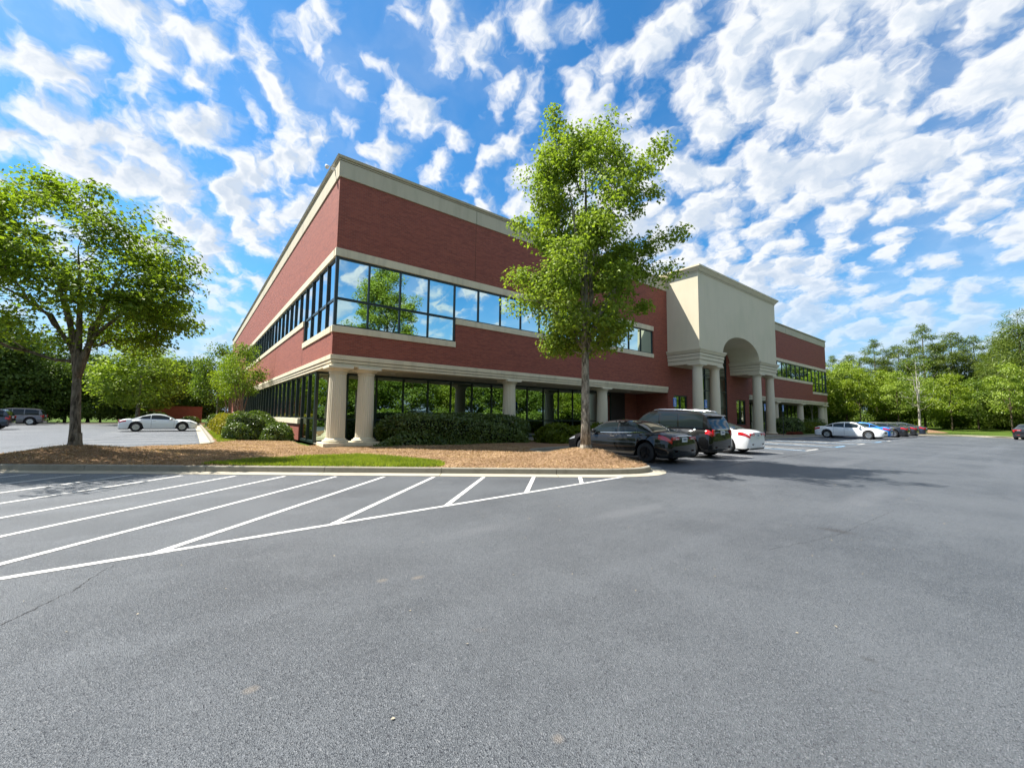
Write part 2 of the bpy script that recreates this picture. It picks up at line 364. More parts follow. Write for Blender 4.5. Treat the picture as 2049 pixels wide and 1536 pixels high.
def raw_mesh(name, verts, tris_per, K, smooth=False):
    """verts: N*K x 3 array, tris_per: list of index tuples into the K verts of one piece (all the same length)"""
    n = len(verts)//K; fs = np.array(tris_per); L = fs.shape[1]
    idx = (fs[None, :, :] + (np.arange(n)*K)[:, None, None]).reshape(-1, L)
    me = bpy.data.meshes.new(name); me.vertices.add(len(verts)); me.vertices.foreach_set('co', np.asarray(verts, dtype=np.float32).ravel())
    me.loops.add(idx.size); me.loops.foreach_set('vertex_index', idx.ravel().astype(np.int32))
    me.polygons.add(len(idx)); me.polygons.foreach_set('loop_start', np.arange(len(idx), dtype=np.int32)*L)
    me.polygons.foreach_set('loop_total', np.full(len(idx), L, dtype=np.int32))
    if smooth: me.polygons.foreach_set('use_smooth', np.ones(len(idx), dtype=bool))
    me.update(calc_edges=True); me.validate(); return me
LEAF4 = (np.array([(0, 0, 0), (.42, .34, .06), (1, 0, -.12), (.42, -.34, .06)]), [(0, 2, 1), (0, 3, 2)])
LEAF3 = (np.array([(0, 0, 0), (.30, .50, .02), (.52, .20, .07), (1, 0, -.14), (.52, -.20, .07), (.30, -.50, .02)]), [(0, 2, 1), (0, 3, 2), (0, 4, 3), (0, 5, 4)])
NEEDLE = (np.array([(0, -.05, 0), (0, .05, 0), (1, 0, 0)]), [(0, 2, 1)])
def unit(a): return a/np.maximum(np.linalg.norm(a, axis=1, keepdims=True), 1e-9)
def leaves(name, pts, nrm, size, tmpl=LEAF4, spread=.8, axis=None, aspread=1.):
    """one mesh of many leaves: pts Nx3, nrm Nx3 preferred normals, size scalar or N"""
    n = len(pts); T, F = tmpl; K = len(T)
    nn = unit(nrm + RNG.normal(size=(n, 3))*spread)
    ax = RNG.normal(size=(n, 3)) if axis is None else axis + RNG.normal(size=(n, 3))*aspread
    ax = unit(ax - nn*np.sum(ax*nn, axis=1, keepdims=True)); bt = np.cross(nn, ax)
    sz = (np.full(n, size) if np.isscalar(size) else size)*RNG.uniform(.7, 1.25, n)
    V = pts[:, None, :] + sz[:, None, None]*(T[None, :, 0:1]*ax[:, None, :] + T[None, :, 1:2]*bt[:, None, :] + T[None, :, 2:3]*nn[:, None, :])
    return raw_mesh(name, V.reshape(-1, 3), F, K)

# ------------------------------------------------------------------ ground, lots, kerbs, beds
def sheet(name, poly, z, mat, parent=None, kind=None):
    m = MB(); m.add([(x, y, z) for x, y in poly], [tuple(range(len(poly)))])
    me = m.mesh(name, recalc=False); o = addmesh(name, me, mat, parent, kind)
    return o
g = sheet('ground', [(-900, -900), (900, -900), (900, 900), (-900, 900)], -.05, 'lawn', kind='structure')
lot = sheet('parking_lot', [(-60, -27), (60.3, -27), (60.3, -4.6), (7, -4.6), (4.5, -9), (-3.2, 4.2), (-3.2, 52), (-60, 52)], 0., 'asphalt', kind='structure')

def arc_len(path):
    out = [0.]
    for a, b in zip(path, path[1:]): out.append(out[-1] + math.dist(a, b))
    return out
def sample(path, S, t):
    t = max(0, min(S[-1], t))
    for i in range(len(path)-1):
        if t <= S[i+1] or i == len(path)-2:
            k = (t-S[i])/max(1e-9, S[i+1]-S[i]); a, b = path[i], path[i+1]
            return (a[0]+(b[0]-a[0])*k, a[1]+(b[1]-a[1])*k)
def smooth_path(pts, it=2):
    for _ in range(it):
        q = [pts[0]]
        for a, b in zip(pts, pts[1:]): q += [(a[0]*.75+b[0]*.25, a[1]*.75+b[1]*.25), (a[0]*.25+b[0]*.75, a[1]*.25+b[1]*.75)]
        q.append(pts[-1]); pts = q
    return pts
def kerb_run(path, side, root, seg=3.05, gutter=.42):
    """kerb with gutter along a path; side=+1: the bed lies to the left of travel"""
    S = arc_len(path); n = max(1, round(S[-1]/seg)); step = S[-1]/n
    prof = [(-gutter, .004), (-gutter, .008), (0, .014), (.018, .135), (.035, .152), (.15, .155), (.15, -.03), (-gutter, -.03)]
    for k in range(n):
        a, b = k*step+.006, (k+1)*step-.006; m = max(2, int(math.ceil((b-a)/.35))+1)
        mk = MB(); rings = []
        for i in range(m):
            t = a+(b-a)*i/(m-1); p = sample(path, S, t); p0 = sample(path, S, t-.08); p1 = sample(path, S, t+.08)
            d = (p1[0]-p0[0], p1[1]-p0[1]); L = math.hypot(*d) or 1; nx, ny = -d[1]/L*side, d[0]/L*side
            rings.append([(p[0]+nx*o, p[1]+ny*o, z) for o, z in prof])
        K = len(prof); vs = [q for r in rings for q in r]; fs = []; 
        for i in range(m-1):
            for j in range(K): fs.append((i*K+j, i*K+(j+1) % K, (i+1)*K+(j+1) % K, (i+1)*K+j))
        fs += [tuple(range(K))[::-1], tuple((m-1)*K+j for j in range(K))]
        mk.add(vs, fs)
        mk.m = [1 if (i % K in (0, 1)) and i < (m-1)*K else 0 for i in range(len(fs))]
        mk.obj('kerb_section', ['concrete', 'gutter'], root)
kerb = empty('kerb'); kerb['kind'] = 'structure'
front_line = [(-9.1, -1.86), (-5.36, -4.58), (-2.34, -6.80), (.76, -9.07), (3.0, -10.71)]
tip_r = smooth_path([(3.0, -10.71), (4.1, -11.5), (5.2, -11.95), (6.05, -11.6), (6.3, -10.6), (6.3, -9.2)], 3)
tip_l = smooth_path([(-4.4, 4.2), (-6.3, 3.6), (-7.7, 2.9), (-8.9, 1.3), (-10.1, -.2), (-9.9, -1.15), (-9.1, -1.86)], 3)
right_up = smooth_path([(6.3, -9.2), (6.3, -6.6), (6.6, -5.3), (8.0, -5.0), (10., -5.0)], 3)
left_up = smooth_path([(-3.75, 52.), (-3.75, 30), (-3.75, 7.), (-3.8, 5.0), (-4.4, 4.2)], 2)
outer = left_up + tip_l[1:] + front_line[1:] + tip_r[1:] + right_up[1:]
right_run = [(10., -5.0), (56.5, -5.0)] ; right_end = smooth_path([(56.5, -5.0), (58.6, -5.0), (58.9, -8.), (58.9, -11.0), (60.0, -12.4), (60.0, -14.), (58.5, -17), (58., -21), (58., -27)], 2)
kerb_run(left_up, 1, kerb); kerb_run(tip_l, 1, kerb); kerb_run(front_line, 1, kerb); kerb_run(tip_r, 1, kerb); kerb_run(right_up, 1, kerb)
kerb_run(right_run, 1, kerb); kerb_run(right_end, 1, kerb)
kerb_run([(-60, 52.), (-3.75, 52.)][::-1], -1, kerb) if False else kerb_run([(-3.75, 52.2), (-60, 52.2)], -1, kerb, 6.)

TREE_C = (5.9, -9.13); TREE_L = (-7.3, -.75)
def bed_h(x, y):
    h = .135 + 0*x
    for (tx, ty), a, s in ((TREE_C, .33, 1.55), (TREE_L, .35, 1.6)):
        d2 = (x-tx)**2+(y-ty)**2; h = h + a*np.exp(-d2/(s*s))
    h = h + .02*np.sin(x*1.3+.4)*np.sin(y*1.1) + .012*np.sin(x*3.7+y*2.9)
    return h
def inset(path, side, d):
    out = []
    for i, p in enumerate(path):
        a, b = path[max(0, i-1)], path[min(len(path)-1, i+1)]; dx, dy = b[0]-a[0], b[1]-a[1]; L = math.hypot(dx, dy) or 1
        out.append((p[0]-dy/L*side*d, p[1]+dx/L*side*d))
    return out
def terrain(name, poly, mat, hfun, grid, kind='structure', edge=None):
    from mathutils.geometry import delaunay_2d_cdt
    xs = [p[0] for p in poly]; ys = [p[1] for p in poly]
    def inside(x, y):
        x = np.asarray(x, float); y = np.asarray(y, float); c = np.zeros(x.shape, bool)
        for i in range(len(poly)):
            (x1, y1), (x2, y2) = poly[i], poly[i-1]
            if y1 == y2: continue
            c ^= ((y1 > y) != (y2 > y)) & (x < (x2-x1)*(y-y1)/(y2-y1)+x1)
        return c
    gx, gy = np.meshgrid(np.arange(min(xs), max(xs), grid), np.arange(min(ys), max(ys), grid)); k = inside(gx, gy)
    pts = list(poly) + list(zip(gx[k].tolist(), gy[k].tolist()))
    n = len(poly); r = delaunay_2d_cdt([Vector(p) for p in pts], [(i, (i+1) % n) for i in range(n)], [], 1, 1e-4)
    V = [(v.x, v.y, hfun(v.x, v.y)) for v in r[0]]
    me = bpy.data.meshes.new(name); me.from_pydata(V, [], [tuple(f) for f in r[2]]); me.polygons.foreach_set('use_smooth', [True]*len(me.polygons))
    o = addmesh(name, me, mat, None, kind)
    return o, inside
near = inset(outer, 1, .10)
bed_poly = near + [(10., -4.9), (10., 1.0), (-.6, 1.0), (-.6, 12), (-.6, 52)]
bed_poly = [p for i, p in enumerate(bed_poly) if i == 0 or math.dist(p, bed_poly[i-1]) > .02]
bed, in_bed = terrain('planting_bed', bed_poly, 'mulch', bed_h, .5)
sheet('strip_bed', [(10., -4.9), (58.8, -4.9), (58.8, 1.0), (10., 1.0)], .13, 'mulch', kind='structure')
sheet('strip_lawn', [(11.5, -4.88), (26.5, -4.88), (26.5, -3.7), (11.5, -3.7)], .136, 'lawn', kind='structure')
sheet('strip_lawn', [(40.5, -4.88), (58.7, -4.88), (58.7, -3.6), (40.5, -3.6)], .136, 'lawn', kind='structure')
sheet('entrance_walk', [(29.6, -4.9), (38.0, -4.9), (38.0, .3), (29.6, .3)], .142, 'concrete', kind='structure')
sheet('side_lawn', [(58.85, -27.), (70, -27), (70, -5), (60, -5.)], .02, 'lawn', kind='structure')
# lawn that rises gently beyond the far end of the lot
terrain('far_lawn', smooth_path([(58.2, -60), (58.2, -17.2), (60.15, -14), (60.15, -12.3), (59.05, -8), (59.05, 60), (150, 60), (150, -60)], 1), 'lawn', lambda x, y: .10 + .55*max(0, min(1, (x-62)/22.))**1.3, 3.)
# mulch mound at the far corner of the lot
def mound_h(x, y): return .14 + .5*math.exp(-((x-61.5)**2+(y+10.2)**2)/5.)
terrain('mulch_mound', [(59.1, -11.), (60.1, -12.2), (61.6, -12.4), (63.2, -11.), (63., -8.5), (61., -7.5), (59.1, -8.)], 'mulch', mound_h, .5)

# grass patch in the bed, narrow grass strip along the side kerb
gp = [(-4.35, -4.95), (-3.2, -5.95), (-1.6, -7.12), (0., -8.28), (.45, -8.60), (1.0, -8.45), (1.35, -7.6), (1.25, -6.6), (.85, -5.6), (.3, -4.7), (-.2, -4.0), (-1.0, -3.7), (-2.0, -3.8), (-3.2, -4.2)]
gp = smooth_path(gp+gp[:1], 2)[:-1]
gpatch, in_gp = terrain('grass_patch', gp, 'lawn', lambda x, y: bed_h(x, y)+.012, .4)
gs = [(-3.55, 5.6), (-2.55, 6.4), (-2.6, 9), (-2.75, 40), (-3.55, 40)]
gstrip, in_gs = terrain('grass_strip', gs, 'lawn', lambda x, y: bed_h(x, y)+.012, 1.)
def blades(name, inside, box, n, h0, parent, mat='grass_blade'):
    x = RNG.uniform(box[0], box[1], n*3); y = RNG.uniform(box[2], box[3], n*3)
    k = inside(x, y); x = x[k][:n]; y = y[k][:n]
    z = bed_h(x, y)+.008; p = np.stack([x, y, z], 1)
    ax = np.tile((0, 0, 1.), (len(p), 1)); nr = RNG.normal(size=(len(p), 3)); nr[:, 2] = 0
    T = (np.array([(0, -.09, 0), (0, .09, 0), (.6, .05, .12), (1, 0, .35), (.6, -.05, .12)]), [(0, 1, 2), (0, 2, 4), (4, 2, 3)])
    me = leaves(name, p, unit(nr), h0, T, .1, ax, .38); return addmesh(name, me, mat, None, 'stuff')
tag(blades('grass', in_gp, (-4.4, 1.9, -8.8, -3.6), 26000, .075, None), 'bright mown grass tufts in the bed by the kerb', 'grass')
tag(blades('grass', in_gs, (-3.55, -2.5, 5.6, 20), 9000, .07, None), 'bright grass in the strip behind the side kerb', 'grass')
# loose pine straw on the bed
def straw(n):
    x = RNG.uniform(-10.2, 7.8, n*3); y = RNG.uniform(-12, 9., n*3)
    k = in_bed(x, y) & ~in_gp(x, y) & ~((x > -.1) & (y > .4)); x = x[k][:n]; y = y[k][:n]
    z = bed_h(x, y)+.012; p = np.stack([x, y, z], 1); nr = np.tile((0, 0, 1.), (len(p), 1))
    T = (np.array([(-.5, -.05, 0), (.5, -.05, 0), (.5, .05, 0), (-.5, .05, 0)]), [(0, 1, 2, 3)])
    me = leaves('pine_straw', p, nr, .085, T, .45); o = addmesh('pine_straw', me, 'straw', None, 'stuff')
    return tag(o, 'tan pine straw scattered over the planting bed', 'pine straw')
straw(70000)

# painted markings and wear on the lot
def line(name, a, b, w, mat, z=.004, parent=lot):
    d = (b[0]-a[0], b[1]-a[1]); L = math.hypot(*d); nx, ny = -d[1]/L*w/2, d[0]/L*w/2
    return sheet(name, [(a[0]+nx, a[1]+ny), (a[0]-nx, a[1]-ny), (b[0]-nx, b[1]-ny), (b[0]+nx, b[1]+ny)], z, mat, parent)
bl = lambda x: -12.745 + .0815*(x+5.89)
line('edge_stripe', (-14., bl(-14.)), (4.75, bl(4.75)), .092, 'road_paint')
for tx, ty in ((3.23, -11.32), (2.25, -10.67), (1.2, -9.99), (.18, -9.31), (-.81, -8.62), (-1.75, -7.95), (-2.74, -7.25), (-3.7, -6.58), (-4.7, -5.85), (-5.65, -5.15), (-6.6, -4.45), (-7.55, -3.75), (-8.5, -3.05)):
    t = ((ty - bl(tx)))/(1-.0815)
    line('hatch_stripe', (tx, ty), (tx-t+.03, ty-t+.03), .092, 'road_paint', .0045)
for x in (6.75, 10.0, 13.25, 16.5, 45.0, 48.1, 51.2, 54.3): line('stall_stripe', (x, -5.5), (x, -11.4), .1, 'road_paint')
for x0, x1 in ((19.4, 21.2), (24.2, 26.0), (28.8, 30.6), (33.4, 35.2), (37.2, 38.4)):
    line('stall_stripe', (x0, -5.5), (x0, -11.4), .12, 'road_paint_blue'); line('stall_stripe', (x1, -5.5), (x1, -11.4), .12, 'road_paint')
    line('stall_stripe', (x0, -11.4), (x1, -11.4), .12, 'road_paint_blue' if x0 in (24.2, 33.4) else 'road_paint', .0045)
    for k in range(4):
        y = -11.2 + k*1.35; line('hatch_stripe', (x0+.08, y), (x1-.08, min(-5.6, y+2.6)), .1, 'road_paint')
for k in range(9): line('stall_stripe', (-4.3, 8.2+2.75*k), (-9.3, 8.2+2.75*k), .1, 'road_paint')
def crack(pts, w, jit, mat='crack_fill', n=40, z=.003):
    S = arc_len(pts); m = MB(); P = []
    for i in range(n+1):
        p = sample(pts, S, S[-1]*i/n); P.append((p[0]+random.uniform(-jit, jit), p[1]+random.uniform(-jit, jit)))
    for a, b in zip(P, P[1:]):
        d = (b[0]-a[0], b[1]-a[1]); L = math.hypot(*d) or 1; ww = w*random.uniform(.35, 1.2); nx, ny = -d[1]/L*ww, d[0]/L*ww
        m.add([(a[0]+nx, a[1]+ny, z), (a[0]-nx, a[1]-ny, z), (b[0]-nx, b[1]-ny, z), (b[0]+nx, b[1]+ny, z)], [(0, 1, 2, 3)])
    m.obj('asphalt_crack', mat, lot, recalc=False)
crack([(-5.13, -12.87), (-5.23, -13.11), (-5.31, -13.46), (-5.4, -13.61), (-5.53, -13.89), (-5.8, -14.3)], .004, .012, n=60)
crack([(6.3, -12.35), (16, -12.05), (34, -12.1), (58, -12.2)], .022, .02, n=90)
crack([(.74, -16.55), (2.0, -16.8), (2.63, -16.86), (4.9, -16.96)], .002, .015, n=60)
crack([(-12, 4.), (-10, 8), (-8.3, 13), (-7.3, 22)], .03, .02)
def stain(cx, cy, rx, ry, n=18, rot=.3):
    pts = []
    for k in range(n):
        a = 2*math.pi*k/n; r = random.uniform(.7, 1.15); x, y = rx*r*math.cos(a), ry*r*math.sin(a)
        pts.append((cx+x*math.cos(rot)-y*math.sin(rot), cy+x*math.sin(rot)+y*math.cos(rot)))
    return pts

# ------------------------------------------------------------------ the office building
XT = 67.5
Z0, EB, ET, S2B, S2, S1B, S1, GT, HT, BT, PT = .10, 3.61, 4.085, 5.068, 5.358, 6.288, 6.595, 8.451, 8.815, 12.06, 13.0
B = empty('office_building', (0, 0, 0), 0, 'two-storey red brick office building with mirrored ribbon windows and cream arched portico', 'building')
def F_front(a, d, z): return (a, d, z)
def F_side(a, d, z): return (d, a, z)
def F_right(a, d, z): return (XT-a, d, z)
def fbox(m, F, a0, a1, d0, d1, z0, z1, mi=0):
    p, q = F(a0, d0, z0), F(a1, d1, z1)
    m.box(min(p[0], q[0]), max(p[0], q[0]), min(p[1], q[1]), max(p[1], q[1]), z0, z1, mi)
def pane(F, a0, a1, d, z0, z1, mat, parent):
    j = lambda: random.uniform(-.006, .006)
    m = MB(); m.add([F(a0, d+j(), z0), F(a1, d+j(), z0), F(a1, d+j(), z1), F(a0, d+j(), z1)], [(0, 1, 2, 3)])
    mat = random.choice([mat, mat, mat+'_b', mat+'_c']); me = m.mesh('pane', recalc=False); return addmesh('pane', me, mat, parent)
UL = 1.5
def upper_band(F, n, corner_lites, mat, start=0., open_end=True):
    """a ribbon of n lites from the corner, the first corner_lites two rows tall"""
    head = MB(); fbox(head, F, -.035 if F is F_front or F is F_right else .305, n*UL+.1, -.035, .22, GT, HT); hd = head.obj('window_head', 'stone', B, bevel=.008)
    sl = MB(); c = corner_lites*UL
    fbox(sl, F, -.05 if F is not F_side else .305, c+.06, -.05, .2, S2B, S2); fbox(sl, F, c+.062, n*UL+.08, -.05, .2, S1B, S1); sl.obj('window_sill', 'stone', B, bevel=.008)
    fr = MB()
    fbox(fr, F, .02 if F is not F_side else .14, n*UL, .05, .14, GT-.09, GT-.002)                  # head rail
    fbox(fr, F, .14, c, .05, .14, S2+.002, S2+.07); fbox(fr, F, c, n*UL, .05, .14, S1+.002, S1+.07); fbox(fr, F, .14, c, .052, .138, S1-.06, S1+.05)
    W = fr.obj('window_band', 'mullion', B)
    for k in range(0, n+1):
        z0 = S2 if k <= corner_lites else S1
        m = MB(); w = .035 if k else .0
        if k == 0:
            if F is F_side: continue
            fbox(m, F, .005, .14, .005, .14, S2, GT-.002)
        else: fbox(m, F, k*UL-w, k*UL+w, .03 if F is F_side else .04, .15, z0+.002, GT-.002)
        m.obj('mullion', 'mullion', W)
        if F is F_side and k:
            m = MB(); fbox(m, F, k*UL-w-.012, k*UL-w+.02, .012, .03, z0+.03, GT-.06); m.obj('mullion_cap', 'mullion_light', W)
    for k in range(n):
        a0 = k*UL+(.035 if k else .14); a1 = (k+1)*UL-.035
        if k < corner_lites:
            pane(F, a0, a1, .10, S2+.07, S1-.06, mat, W); pane(F, a0, a1, .10, S1+.05, GT-.09, mat, W)
        else: pane(F, a0, a1, .10, S1+.07, GT-.09, mat, W)
    return W
upper_band(F_front, 16, 4, 'mirror_glass'); upper_band(F_side, 25, 4, 'side_glass'); upper_band(F_right, 16, 4, 'mirror_glass')

bw = MB(); T = .30
# front brick, both wings and the centre
for F in (F_front, F_right):
    fbox(bw, F, 0, 4*UL+.06, 0, T, ET, S2B); fbox(bw, F, 4*UL+.06, 24.1, 0, T, ET, S1B)
    fbox(bw, F, 24.1, 26.1, 0, T, ET, HT)
    fbox(bw, F, 0, XT/2, 0, T, HT, BT)
    # back of the ribbon (dark room wall behind the glass)
cx0, cx1 = 26.1, XT-26.1
TW = (30.95, 36.55)
def rects(x0, x1, z0, z1, holes):
    xs = sorted({x0, x1, *[h for q in holes for h in q[:2]]})
    for a, b in zip(xs, xs[1:]):
        col = [(h[2], h[3]) for h in holes if h[0] <= a+1e-6 and h[1] >= b-1e-6]; z = z0
        for h0, h1 in sorted(col):
            if h0 > z: bw.box(a, b, 0, T, z, h0)
            z = h1
        if z < z1: bw.box(a, b, 0, T, z, z1)
rects(cx0, cx1, Z0, HT, [(27.0, 29.05, .95, 3.47), (TW[0], TW[1], Z0, 8.3), (38.45, 40.5, .95, 3.47)])
fw_ = bw.obj('brick_front_wall', 'brick', B)
sw = MB()
fbox(sw, F_side, T, 4*UL+.06, 0, T, ET, S2B); fbox(sw, F_side, 4*UL+.06, 37.6, 0, T, ET, S1B); fbox(sw, F_side, 37.6, 59., 0, T, Z0, HT); fbox(sw, F_side, T, 59., 0, T, HT, BT)
fbox(sw, F_side, 6.15, 37.6, .02, T+.02, Z0, .98)
sw.obj('brick_side_wall', 'brick', B)
bk = MB(); bk.box(T, XT, 59-T, 59, Z0, BT); bk.box(XT-T, XT, T, 59-T, ET, BT); bk.box(XT-T, XT, 6, 59-T, Z0, ET); bk.obj('brick_rear_wall', 'brick', B)
for y in (6.15, 15.5): jt = MB(); jt.box(-.004, .006, y-.012, y+.012, ET+.01, S1B-.01); jt.obj('movement_joint', 'bark_dark', B)
for x in (7.2, 15.2): jt = MB(); jt.box(x-.008, x+.008, -.003, .004, HT+.01, BT-.01); jt.obj('movement_joint', 'bark_dark', B)

for x in (7.2, 15.2, 22.5, 45., 52.3, 60.3): fj = MB(); fj.box(x-.012, x+.012, -.054, -.04, BT+.01, 12.79); fj.obj('fascia_joint', 'reveal', B)
for y in (7.5, 15.5, 24., 33., 42.): fj = MB(); fj.box(-.054, -.04, y-.012, y+.012, BT+.01, 12.79); fj.obj('fascia_joint', 'reveal', B)

# fascia and coping
fa = MB(); fa.box(-.05, XT+.05, -.05, .3, BT, 12.80); fa.box(-.05, .3, .302, 59.05, BT, 12.80); fa.box(XT-.3, XT+.05, .302, 59.05, BT, 12.8); fa.box(.302, XT-.302, 58.7, 59.05, BT, 12.8); fa.obj('fascia', 'fascia', B, bevel=.01)
cp = MB()
for z0, z1, o in ((12.825, 12.87, .07), (12.872, 12.9, .03)): cp.box(-o, XT+o, -o, .3, z0, z1); cp.box(-o, .3, .302, 59+o, z0, z1); cp.box(XT-.3, XT+o, .302, 59+o, z0, z1)
cp.frus((-.11, XT+.11, -.11, .35), (-.16, XT+.16, -.16, .35), 12.902, PT); cp.frus((-.11, .35, .352, 59.1), (-.16, .35, .352, 59.15), 12.902, PT); cp.frus((XT-.35, XT+.11, .352, 59.1), (XT-.35, XT+.16, .352, 59.15), 12.902, PT)
cp.obj('coping', 'fascia', B)
rf = MB(); rf.box(.31, XT-.31, .31, 58.69, 12.2, 12.35); rf.obj('roof', 'roof_membrane', B)
# floors between, so that light cannot leak and the body is solid
fl = MB(); fl.box(.32, XT-.32, .4, 58.6, 3.9, 4.07); fl.box(.4, XT-.4, 3.6, 58.6, .02, .09); fl.obj('floor_slab', 'dark_void', B)

# entablature over the recessed ground floor
def entab(F, a0, a1, name='entablature', left=False, ext=.0):
    m = MB()
    for z0, z1, o in ((EB, EB+.115, 0.), (EB+.135, EB+.255, .03), (EB+.275, ET-.002, .065)):
        fbox(m, F, a0-(o if not left else -0.), a1, -o, .75, z0, z1)
    e_ = m.obj(name, 'stone', B, bevel=.006)
    rv = MB(); fbox(rv, F, a0+.02, a1-.02, .03, .7, EB+.05, ET-.05); rv.obj('reveal', 'reveal', B)
    return e_
entab(F_front, 0., 26.05); entab(F_right, 0., 26.05); entab(F_side, .752, 37.6, left=True)
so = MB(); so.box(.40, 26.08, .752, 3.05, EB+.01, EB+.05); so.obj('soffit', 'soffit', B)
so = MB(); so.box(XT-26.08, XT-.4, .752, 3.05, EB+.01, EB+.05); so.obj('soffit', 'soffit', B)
for x in (3.4, 8.2, 13., 18.2, 23.):
    m = MB(); m.lathe((x, 1.6, EB-.012), [(.11, 0), (.11, .02)], 14); m.obj('downlight', 'downlight', B)
# recessed ground floor glazing
RY = 3.1
def lobby(F, n, door=True):
    fr = MB(); a1 = .1+n*UL
    fbox(fr, F, .1, a1, RY-.05, RY+.06, EB-.10, EB+.008); fbox(fr, F, .1, a1, RY-.05, RY+.06, Z0, Z0+.14); fbox(fr, F, .1, a1, RY-.04, RY+.05, 1.22, 1.30)
    W = fr.obj('lobby_window', 'mullion', B)
    for k in range(n+1):
        m = MB(); fbox(m, F, .1+k*UL-(.04 if k else .0), .1+k*UL+(.04 if k else .13), RY-.06, RY+.07, Z0+.01, EB-.002); m.obj('mullion', 'mullion', W)
    for k in range(n):
        a = .1+k*UL+(.04 if k else .13); b = .1+(k+1)*UL-.04
        pane(F, a, b, RY, Z0+.14, 1.22, 'lobby_glass', W); pane(F, a, b, RY, 1.30, EB-.10, 'lobby_glass', W)
    m = MB(); fbox(m, F, a1+.05, a1+1.9, RY, RY+.1, Z0, EB-.02); dr = m.obj('side_door', 'door_dark', B)
    m = MB(); fbox(m, F, a1+.1, a1+.16, RY-.05, RY, 1.0, 1.3); m.obj('handle', 'chrome', dr)
    m = MB(); fbox(m, F, a1+1.9, 26.1, RY, RY+.3, Z0, EB); fbox(m, F, 26.1, 26.4, .302, RY+.3, Z0, EB-.002); m.obj('recess_wall', 'brick', B)
    m = MB(); fbox(m, F, .1, 26.1, .1, RY-.06, .1, .138); m.obj('recess_paving', 'concrete', B)
lobby(F_front, 15); lobby(F_right, 15)
# ground floor side glazing
SXD = .15; y0 = 3.1; n = 23
fr = MB(); fbox(fr, F_side, y0, y0+n*UL, SXD-.05, SXD+.06, EB-.09, EB-.002); fbox(fr, F_side, y0, y0+n*UL, SXD-.05, SXD+.06, 1.272, 1.34); fbox(fr, F_side, y0, y0+2*UL, SXD-.05, SXD+.06, Z0, Z0+.12)
W = fr.obj('ground_floor_window', 'mullion', B)
for k in range(n+1):
    m = MB(); z = Z0+.01 if k <= 2 else 1.274; w = .035 if k else .10
    fbox(m, F_side, y0+k*UL-w, y0+k*UL+w, SXD-.07, SXD+.07, z, EB-.003); m.obj('mullion', 'mullion', W)
    if k:
        m = MB(); fbox(m, F_side, y0+k*UL-w-.012, y0+k*UL-w+.016, SXD-.088, SXD-.07, 1.35, EB-.05); m.obj('mullion_cap', 'mullion_light', W)
for k in range(n):
    pane(F_side, y0+k*UL+(.035 if k else .1), y0+(k+1)*UL-.035, SXD, 1.34, EB-.09, 'lobby_glass', W)
    if k < 2: pane(F_side, y0+k*UL+(.035 if k else .1), y0+(k+1)*UL-.035, SXD, Z0+.12, 1.272, 'lobby_glass', W)
m = MB(); fbox(m, F_side, y0+2*UL+.04, 37.6, -.06, .3, .982, 1.27); m.obj('window_sill', 'stone', B, bevel=.01)

# fluted columns on plinths
def col_meshes(h, r0, r1, flutes):
    n = 96 if flutes else 32; st = MB()
    prof = [(r0*(1-t)+r1*t + .012*math.sin(math.pi*t), t*h) for t in np.linspace(0, 1, 7)]
    st.lathe((0, 0, 0), prof, n, flutes=24 if flutes else 0, depth=.022); shaft = st.mesh('shaft', smooth=True, angle=50)
    cpm = MB(); cpm.lathe((0, 0, h), [(r1+.01, -.02), (r1+.03, .0), (r1+.03, .05), (r1+.01, .06), (r1+.05, .10), (r1+.12, .17), (r1+.13, .2)], 40); 
    cap = cpm.mesh('capital', smooth=True, angle=40)
    ab = MB(); q = r1+.17; ab.box(-q, q, -q, q, h+.2, h+.31); abm = ab.mesh('abacus', bevel=.012)
    ba = MB(); ba.lathe((0, 0, 0), [(r0+.14, -.16), (r0+.15, -.12), (r0+.14, -.07), (r0+.06, -.05), (r0+.07, -.02), (r0+.02, .02)], 40); base = ba.mesh('base', smooth=True, angle=40)
    for me in (shaft, cap, abm, base): me.materials.append(MATS['column_stone'])
    return shaft, cap, abm, base
def column(ms, x, y, z, base=True):
    o = bpy.data.objects.new('column', ms[0]); link(o, B); o.location = (x, y, z); o.rotation_euler.z = .065
    for nm, me in (('capital', ms[1]), ('abacus', ms[2])) + ((('base', ms[3]),) if base else ()):
        c = bpy.data.objects.new(nm, me); link(c, o)
        if nm == 'abacus': c.rotation_euler.z = -.065
lowc = col_meshes(EB-.31-.46, .385, .345, True)
for F in (F_front, F_right):
    for a in (.40, 1.64, 9.95, 18.25): x, y, _ = F(a, .38, 0); column(lowc, x, y, .46)
    p = MB(); fbox(p, F, -.22, 2.26, -.2, .98, .06, .30); p.obj('plinth', 'stone', B, bevel=.015)
    for a in (9.95, 18.25): p = MB(); fbox(p, F, a-.6, a+.6, -.2, .98, .06, .30); p.obj('plinth', 'stone', B, bevel=.015)

